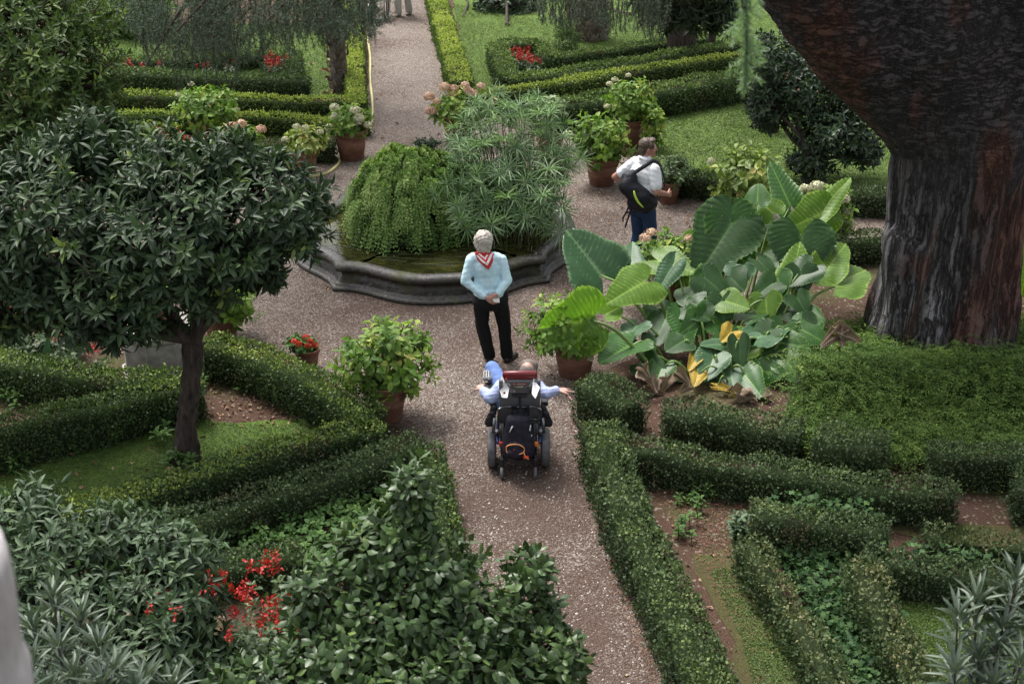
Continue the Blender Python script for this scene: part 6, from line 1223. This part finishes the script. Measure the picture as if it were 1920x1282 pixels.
mb = MB(); box(mb, onp(0, .44, .032), (.145, .012, .018), Rp); box(mb, onp(0, .475, .032), (.15, .012, .008), Rp, 1); box(mb, onp(.0, .365, .032), (.016, .012, .14), Rp); put('lever', mb, [m_st, m_bk], wc)
mst = {'w': plain('sticker_white', (.62, .62, .62), .5), 'r': plain('sticker_red', (.40, .05, .05), .5), 'y': plain('sticker_olive', (.33, .31, .17), .5), 'k': m_bk, 'g': plain('sticker_grey', (.25, .25, .26), .5)}
def disc(x, h, rx, rz, mt, d=.026):
    mb = MB(); a = np.linspace(0, 2*math.pi, 20, endpoint=False); V = [onp(x+rx*math.cos(t_), h+rz*math.sin(t_), d) for t_ in a]+[onp(x, h, d)]; mb.add(np.array(V), np.array([[k_, (k_+1) % 20, 20] for k_ in range(20)]), 0, .5, False); put('sticker', mb, mst[mt], wc)
def rect(x, h, w_, hh_, mt, rot=0, d=.026):
    mb = MB(); c_, s_ = math.cos(rot), math.sin(rot); V = [onp(x+a*w_/2*c_-b_*hh_/2*s_, h+a*w_/2*s_+b_*hh_/2*c_, d) for a, b_ in ((-1, -1), (1, -1), (1, 1), (-1, 1))]; mb.add(np.array(V), np.array([[0, 1, 2, 3]]), 0, .5, False); put('sticker', mb, mst[mt], wc)
rect(0, .615, .13, .022, 'r'); disc(-.055, .615, .007, .007, 'w', .028); rect(.012, .615, .08, .008, 'w', 0, .028); disc(-.12, .598, .032, .030, 'w'); disc(-.12, .598, .022, .020, 'g', .028); rect(-.01, .575, .085, .028, 'y', .06); rect(.005, .575, .055, .010, 'w', .06, .028)
V_ = MB(); V_.add(np.array([onp(.085, .585, .026), onp(.165, .585, .026), onp(.155, .635, .026), onp(.11, .64, .026)]), np.array([[0, 1, 2, 3]]), 0, .5, False); put('sticker', V_, mst['w'], wc); rect(.128, .608, .03, .012, 'r', .4, .028); rect(.12, .600, .05, .008, 'k', -.5, .0285)
disc(.075, .565, .022, .014, 'w'); disc(.075, .565, .018, .011, 'k', .028); disc(-.085, .548, .012, .010, 'g'); disc(-.07, .508, .026, .020, 'w'); disc(-.07, .508, .019, .014, 'g', .028); rect(-.07, .508, .03, .005, 'k', .3, .029); disc(-.15, .52, .008, .006, 'g')
mb = MB(); box(mb, onp(.12, .515, .04), (.065, .025, .03), Rp, bev=.008); box(mb, onp(-.125, .495, .036), (.055, .02, .02), Rp, bev=.006); put('buckle', mb, m_bk, wc)
for s_ in (-1, 1):
    mb = MB(); c_ = onp(s_*.17, .455, .027)
    for a in (math.pi/2, math.pi/2+2.1, math.pi/2-2.1): e_ = c_+np.array([math.cos(a)*.014, 0, 0])+up*math.sin(a)*.014; tube(mb, [c_, e_], .002, 4)
    put('bolt_mark', mb, mst['w'], wc)
# leaflets
m_pap_ = plain('paper', (.80, .80, .82), .8, var=.03)
for s_, pts in ((-1, ((945-3, 702, 11.80), (934, 724, 11.86), (941, 745, 11.74), (951, 746, 11.66), (955, 728, 11.72), (946, 716, 11.74))), (1, ((1004, 692, 11.82), (1005, 716, 11.78), (1012, 727, 11.70), (1004, 747, 11.62), (997, 738, 11.68), (999, 716, 11.76)))):
    V = np.array([P(*q) for q in pts]); V = np.vstack([V, V+[0, .004, 0]]); mb = MB(); mb.add(V, [(0, 1, 5), (1, 2, 3, 4), (1, 4, 5), (6, 11, 7), (7, 10, 9, 8), (7, 11, 10)] if s_ < 0 else [(0, 5, 1), (1, 5, 4, 3, 2), (6, 7, 11), (7, 8, 9, 10, 11)], 0, .5, False); put('leaflet', mb, m_pap_, wc)
for q, mt in (((946, 735, 11.70), 'r'), ((949, 710, 11.76), 'r')):
    mb = MB(); lathe(mb, [(.001, .0), (.008, .0), (.012, .002), (.012, .004), (.001, .004)], (0, 0, 0), 16); mb.V[0] = (mb.V[0]@rotx(math.pi/2).T+P(*q)-[0, .012, 0]).astype(np.float32); put('red_mark', mb, mst['r'], wc)
mb = MB()
for k_ in range(3): a = P(1001+k_*2, 716+k_*2, 11.735); b0 = P(1003+k_*2, 736-k_*1, 11.655); tube(mb, [a, b0], .0012, 4)
put('printed_lines', mb, mst['g'], wc)
# base
mb = MB(); box(mb, (CX_, 12.02, .28), (.36, .46, .20), bev=.03); box(mb, (CX_, 11.80, .22), (.30, .10, .20), bev=.02); put('motor_base', mb, m_bk, wc)
mb = MB()
for s_ in (-1, 1): tube(mb, spline([(CX_+s_*.20, 11.76, .34), (CX_+s_*.215, 11.9, .37), (CX_+s_*.21, 12.2, .33), (CX_+s_*.17, 12.45, .25)], 16), .018, 8)
tube(mb, spline([(CX_-.20, 11.77, .34), (CX_, 11.72, .31), (CX_+.20, 11.77, .34)], 12), .016, 8); put('frame', mb, m_blue, wc)
mb = MB(); box(mb, (CX_, 12.22, .47), (.42, .46, .09), bev=.03); put('seat_cushion', mb, m_bk, wc)
for s_ in (-1, 1):
    mb = MB(); c_ = np.array([CX_+s_*.265, 11.93, .195]); prof = [(.13, -.035), (.165, -.042), (.185, -.036), (.195, -.02), (.197, 0), (.195, .02), (.185, .036), (.165, .042), (.13, .035)]; lathe(mb, prof, (0, 0, 0), 48)
    V = mb.V[0]; a = np.arctan2(V[:, 1], V[:, 0]); rr = np.hypot(V[:, 0], V[:, 1]); V = V*(1+.010*(np.sign(np.sin(a*34))*(rr > .18)))[:, None]
    mb.V[0] = (V@roty(math.pi/2).T+c_).astype(np.float32); w_ = put('wheel', mb, m_tyre, wc); 
    mb = MB(); lathe(mb, [(.001, -.045), (.05, -.045), (.06, -.02), (.12, -.015), (.135, -.03), (.135, .03), (.12, .015), (.06, .02), (.05, .045), (.001, .045)], (0, 0, 0), 32); mb.V[0] = (mb.V[0]@roty(math.pi/2).T+c_).astype(np.float32); put('hub', mb, m_bk, w_)
    mb = MB(); c_ = np.array([CX_+s_*.165, 11.66, .062]); lathe(mb, [(.001, -.016), (.045, -.016), (.058, -.012), (.062, 0), (.058, .012), (.045, .016), (.001, .016)], (0, 0, 0), 28); mb.V[0] = (mb.V[0]@roty(math.pi/2).T+c_).astype(np.float32); w_ = put('caster', mb, m_tyre, wc)
    mb = MB(); box(mb, c_+[0, .03, .10], (.045, .035, .10), bev=.008); tube(mb, [c_+[0, .03, .12], (CX_+s_*.15, 11.85, .22)], .018, 8); put('fork', mb, m_bk, w_)
    mb = MB(); c_ = np.array([CX_+s_*.22, 12.55, .09]); lathe(mb, [(.001, -.03), (.06, -.03), (.085, -.022), (.09, 0), (.085, .022), (.06, .03), (.001, .03)], (0, 0, 0), 28); mb.V[0] = (mb.V[0]@roty(math.pi/2).T+c_).astype(np.float32); w_ = put('front_wheel', mb, m_tyre, wc)
    mb = MB(); box(mb, (CX_+s_*.255, 12.18, .64), (.07, .36, .045), bev=.02); tube(mb, [(CX_+s_*.25, 12.05, .62), (CX_+s_*.24, 12.05, .42)], .014, 8); put('armrest', mb, m_bk, wc)
    part(wc, 'side_bag', [((CX_+s_*.26, 11.88, .60), (CX_+s_*.28, 11.90, .50), .035, .055), ((CX_+s_*.24, 11.9, .66), (CX_+s_*.26, 11.92, .56), .03, .04)], m_blk, I, .01, 2, lambda V, nr: .01*nz(V, 22))
    mb = MB(); tube(mb, [(CX_+s_*.235, 11.84, .58), (CX_+s_*.25, 11.82, .42)], .015, 8); tube(mb, [(CX_+s_*.215, 11.80, .46), (CX_+s_*.22, 11.86, .36)], .017, 8); put('hinge_tube', mb, m_st, wc)
mb = MB(); box(mb, (CX_+.165, 11.735, .345), (.055, .03, .05), bev=.008); put('rear_light', mb, plain('orange_lens', (.75, .20, .02), .25), wc)
mb = MB(); box(mb, (CX_-.165, 11.735, .345), (.055, .03, .05), bev=.008); put('rear_light', mb, plain('red_lens', (.35, .03, .02), .25), wc)
mb = MB()
for k_ in range(4): box(mb, (CX_, 11.742, .17-.018*k_), (.22, .012, .006))
put('grille', mb, m_st, wc)
mb = MB(); box(mb, P(917, 733, 12.30), (.095, .26, .055), rotx(.08), bev=.02); tube(mb, [P(917, 745, 12.2), (CX_-.25, 12.15, .6)], .014, 8); jb = put('joystick_box', mb, m_bk, wc)
c_ = P(914, 704, 12.46); mb = MB(); box(mb, c_, (.085, .13, .05), rotx(.2), bev=.012); kp = put('keypad', mb, plain('keypad_grey', (.28, .28, .29), .4), wc)
mb = MB()
for a in range(3):
    for b_ in range(4): box(mb, c_+rotx(.2)@np.array([-.024+a*.024, -.04+b_*.024, .028]), (.013, .013, .006), rotx(.2))
put('keys', mb, m_bk, kp)
mb = MB(); c2 = P(917, 722, 12.36); tube(mb, [c2, c2+[0, 0, .045]], [.008, .007], 8); mb.add(ICO2[0]*.018+c2+[0, 0, .055], ICO2[1]); put('joystick', mb, m_bk, jb)
mb = MB(); box(mb, (CX_, 12.90, .12), (.42, .20, .02)); tube(mb, [(CX_, 12.45, .34), (CX_, 12.82, .13)], .02, 8); put('footrest', mb, m_bk, wc)

# ---- backpack hanging on the wheelchair
root = thing('backpack', 'dark backpack with orange piping hanging on the back of the powered wheelchair', 'backpack', (CX_, 11.65, .4))
bc = np.array([CX_-.005, 11.70, .44])
part(root, 'bag_body', [(bc+[-.05, .02, .17], bc+[-.07, -.01, -.13], .07, .095), (bc+[.05, .02, .17], bc+[.075, -.01, -.13], .07, .095), (bc+[0, .01, .17], bc+[0, -.02, -.14], .08, .098)], cloth('navy_nylon', (.016, .014, .024), .5, .4), I, .010, 3, lambda V, nr: .005*nz(V, 14)+.003*nz(V, 34))
part(root, 'front_pocket', [(bc+[-.06, -.07, -.05], bc+[.02, -.07, -.05], .045, .045), (bc+[-.07, -.085, -.12], bc+[.03, -.085, -.12], .045, .045), (bc+[-.02, -.08, -.04], bc+[-.02, -.09, -.13], .05, .05)], cloth('navy_pocket', (.020, .018, .028), .5, .4), I, .008, 3)
def frontY(x, z): return bc[1]-.075-.045*math.sqrt(max(0, 1-((z-bc[2]+.09)/.12)**2))-.006
mb = MB(); tr_ = [(-.115, -.09), (-.11, -.045), (-.06, -.015), (0, -.015), (.045, -.04), (.06, -.075), (.04, -.105), (-.03, -.118), (-.10, -.112), (-.115, -.09)]
pts = [np.array([bc[0]+a, frontY(a, bc[2]+b_)+max(0, abs(a+.02)-.06)*.9, bc[2]+b_]) for a, b_ in tr_]; tube(mb, spline(pts, 60), .0055, 6); p2 = [pts[5]*.5+pts[6]*.5+[0, -.002, 0], pts[6]+[.03, -.004, -.035], pts[6]+[.06, .01, -.075]]; tube(mb, spline(p2, 12), .0065, 6); put('orange_piping', mb, plain('orange_cord', (.72, .28, .09), .6), root)
mb = MB()
for dx in (-.006, .006): tube(mb, spline([pts[1]*0+np.array([bc[0]-.035+dx*.6, frontY(0, bc[2]-.06)-.004, bc[2]-.058]), np.array([bc[0]-.035+dx*1.6, frontY(0, bc[2]-.07)-.004, bc[2]-.07]), np.array([bc[0]-.035+dx*1.4, frontY(0, bc[2]-.078)-.004, bc[2]-.08])], 8), .0022, 5)
tube(mb, [np.array([bc[0]-.046, frontY(0, bc[2]-.06)-.004, bc[2]-.06]), np.array([bc[0]-.024, frontY(0, bc[2]-.06)-.004, bc[2]-.06])], .0022, 5); put('small_logo', mb, mst['r'], root)
mb = MB(); box(mb, bc+[.075, -.095, -.165], (.055, .02, .028), roty(-.2), bev=.006); put('red_tag', mb, plain('bright_red', (.80, .05, .02), .5), root)
mb = MB(); tube(mb, [bc+[-.055, -.075, .165], bc+[-.085, -.08, .10]], [.006, .004], 6); put('zip_pull', mb, mst['w'], root)
mb = MB()
for a in ((.115, .12), (.125, .02), (.13, -.06)): box(mb, bc+[a[0], -.03, a[1]], (.012, .02, .055), roty(.15))
put('side_label', mb, mst['w'], root)
o3 = bc+[0, .25, -1.3]
put('strap', strap([bc+[-.05, -.02, .16], onp(-.05, .28, .09), onp(-.055, .33, .07)], .055, .012), m_blk, root); put('strap', strap([bc+[.05, -.03, .16], onp(.065, .25, .10), onp(.07, .33, .07)], .055, .012), m_blk, root)
put('strap', strap([bc+[0, -.02, .18], onp(.01, .30, .10), onp(.005, .34, .06)], .028, .01), m_blk, root)

# ---- far people
def simple_person(loc, rz, label, top, leg, shoe=(.05, .045, .04), pose=0.):
    xf = place(loc, rz); root = thing('person', label, 'person', loc); hp_, f, Rm = head_prims((0, .02, 1.60), 0)
    RWp, LWp = np.array([.20, .34, 1.0]), np.array([-.20, .34, 1.0])
    b_ = hp_+[((0, 0, 1.45), (0, .01, 1.54), .055, .05), ((0, 0, 1.32), (0, 0, .95), .12, .12), ((-.16, 0, 1.38), (.16, 0, 1.38), .05, .05), ((.18, 0, 1.37), (.23, -.02, 1.10), .045, .038), ((.23, -.02, 1.10), RWp, .036, .026), ((-.18, 0, 1.37), (-.23, -.02, 1.10), .045, .038), ((-.23, -.02, 1.10), LWp, .036, .026),
              ((-.09, 0, .88), (-.10, -.05, .47), .075, .05), ((-.10, -.05, .47), (-.10, -.14, .09), .05, .033), ((.09, 0, .88), (.10, .06, .47), .075, .05), ((.10, .06, .47), (.10, .06, .09), .05, .033), ((-.10, -.15, .05), (-.10, .0, .03), .032, .028), ((.10, .05, .05), (.10, .2, .03), .032, .028)]+hand(RWp, (0, 1, -.1), (-.3, 0, -1), -1)+hand(LWp, (0, 1, -.1), (.3, 0, -1), 1)
    part(root, 'body', b_, m_skin, xf, .008, 3)
    part(root, 'jacket', [((0, 0, 1.25), (.19, .13, .2), None), ((0, 0, 1.02), (.18, .135, .2), None), ((-.16, 0, 1.39), (.16, 0, 1.39), .07, .07), ((.18, 0, 1.37), (.23, -.02, 1.10), .07, .06), ((.23, -.02, 1.10), RWp*.85+np.array([.23, -.02, 1.1])*.15, .058, .045), ((-.18, 0, 1.37), (-.23, -.02, 1.10), .07, .06), ((-.23, -.02, 1.10), LWp*.85+np.array([-.23, -.02, 1.1])*.15, .058, .045)], cloth(label[:6]+'_top', top), xf, .014, 3, folds(.006, 9))
    part(root, 'trousers', [((-.07, 0, .92), (.07, 0, .92), .12, .12), ((-.09, 0, .84), (-.10, -.05, .47), .105, .085), ((-.10, -.05, .47), (-.10, -.14, .07), .085, .08), ((.09, 0, .84), (.10, .06, .47), .105, .085), ((.10, .06, .47), (.10, .06, .07), .085, .08)], cloth(label[:6]+'_leg', leg), xf, .014, 3, folds(.008, 8))
    for x_, y_ in ((-.1, -.15), (.1, .05)): part(root, 'shoe', [((x_, y_-.03, .04), (x_, y_+.16, .035), .045, .04)], plain('shoe', shoe, .6), xf, .01, 2)
    part(root, 'hair', [(f((0, -.025, .04)), (.088, .10, .095), Rm), (f((0, -.06, -.02)), (.075, .055, .08), Rm)], plain('dark_hair', (.05, .035, .025), .6), xf, .01, 1); return root
simple_person(G(756, 30)+[0, 0, 0], R(170), 'person in light khaki trousers walking beside the far wheelchair at the top of the path', (.30, .28, .24), (.45, .43, .38), (.16, .14, .12))
simple_person(G(236, 46)*[1, 1, 0]+[0, 0, 0], R(60), 'person in dark blue seen between the bushes at the very top left', (.015, .018, .04), (.55, .30, .42))
wl2 = G(705, 36); root = thing('wheelchair', 'folding wheelchair with black seat at the top end of the far path', 'wheelchair', wl2)
for s_ in (-1, 1):
    mb = MB(); c_ = wl2+[s_*.27, .1, .30]; a = np.linspace(0, 2*math.pi, 41); tube(mb, [c_+[0, .29*math.cos(t_), .29*math.sin(t_)] for t_ in a], .014, 8, caps=False); w_ = put('wheel', mb, m_bk, root)
    mb = MB(); tube(mb, [c_+[s_*.03, .26*math.cos(t_), .26*math.sin(t_)] for t_ in a], .008, 6, caps=False)
    for k_ in range(10): tube(mb, [c_, c_+[0, .28*math.cos(k_*.628), .28*math.sin(k_*.628)]], .003, 4)
    put('hand_rim', mb, m_st, w_)
    mb = MB(); c_ = wl2+[s_*.24, -.32, .09]; lathe(mb, [(.001, -.012), (.07, -.012), (.085, 0), (.07, .012), (.001, .012)], (0, 0, 0), 24); mb.V[0] = (mb.V[0]@roty(math.pi/2).T+c_).astype(np.float32); put('caster', mb, m_bk, root)
mb = MB()
for s_ in (-1, 1): tube(mb, spline([wl2+[s_*.23, -.32, .12], wl2+[s_*.23, -.3, .5], wl2+[s_*.23, .2, .5], wl2+[s_*.23, .25, .95], wl2+[s_*.23, .38, .97]], 24), .012, 6)
for s_ in (-1, 1): tube(mb, [wl2+[s_*.12, -.30, .45], wl2+[s_*.12, -.5, .14]], .012, 6)
put('frame', mb, m_st, root)
mb = MB(); box(mb, wl2+[0, -.05, .5], (.44, .42, .04), bev=.01); box(mb, wl2+[0, .2, .72], (.44, .03, .42), bev=.01); box(mb, wl2+[-.12, -.52, .13], (.14, .18, .015)); box(mb, wl2+[.12, -.52, .13], (.14, .18, .015)); put('seat', mb, m_bk, root)
for o in bpy.data.objects:
    if 'wp' in o: del o['wp']
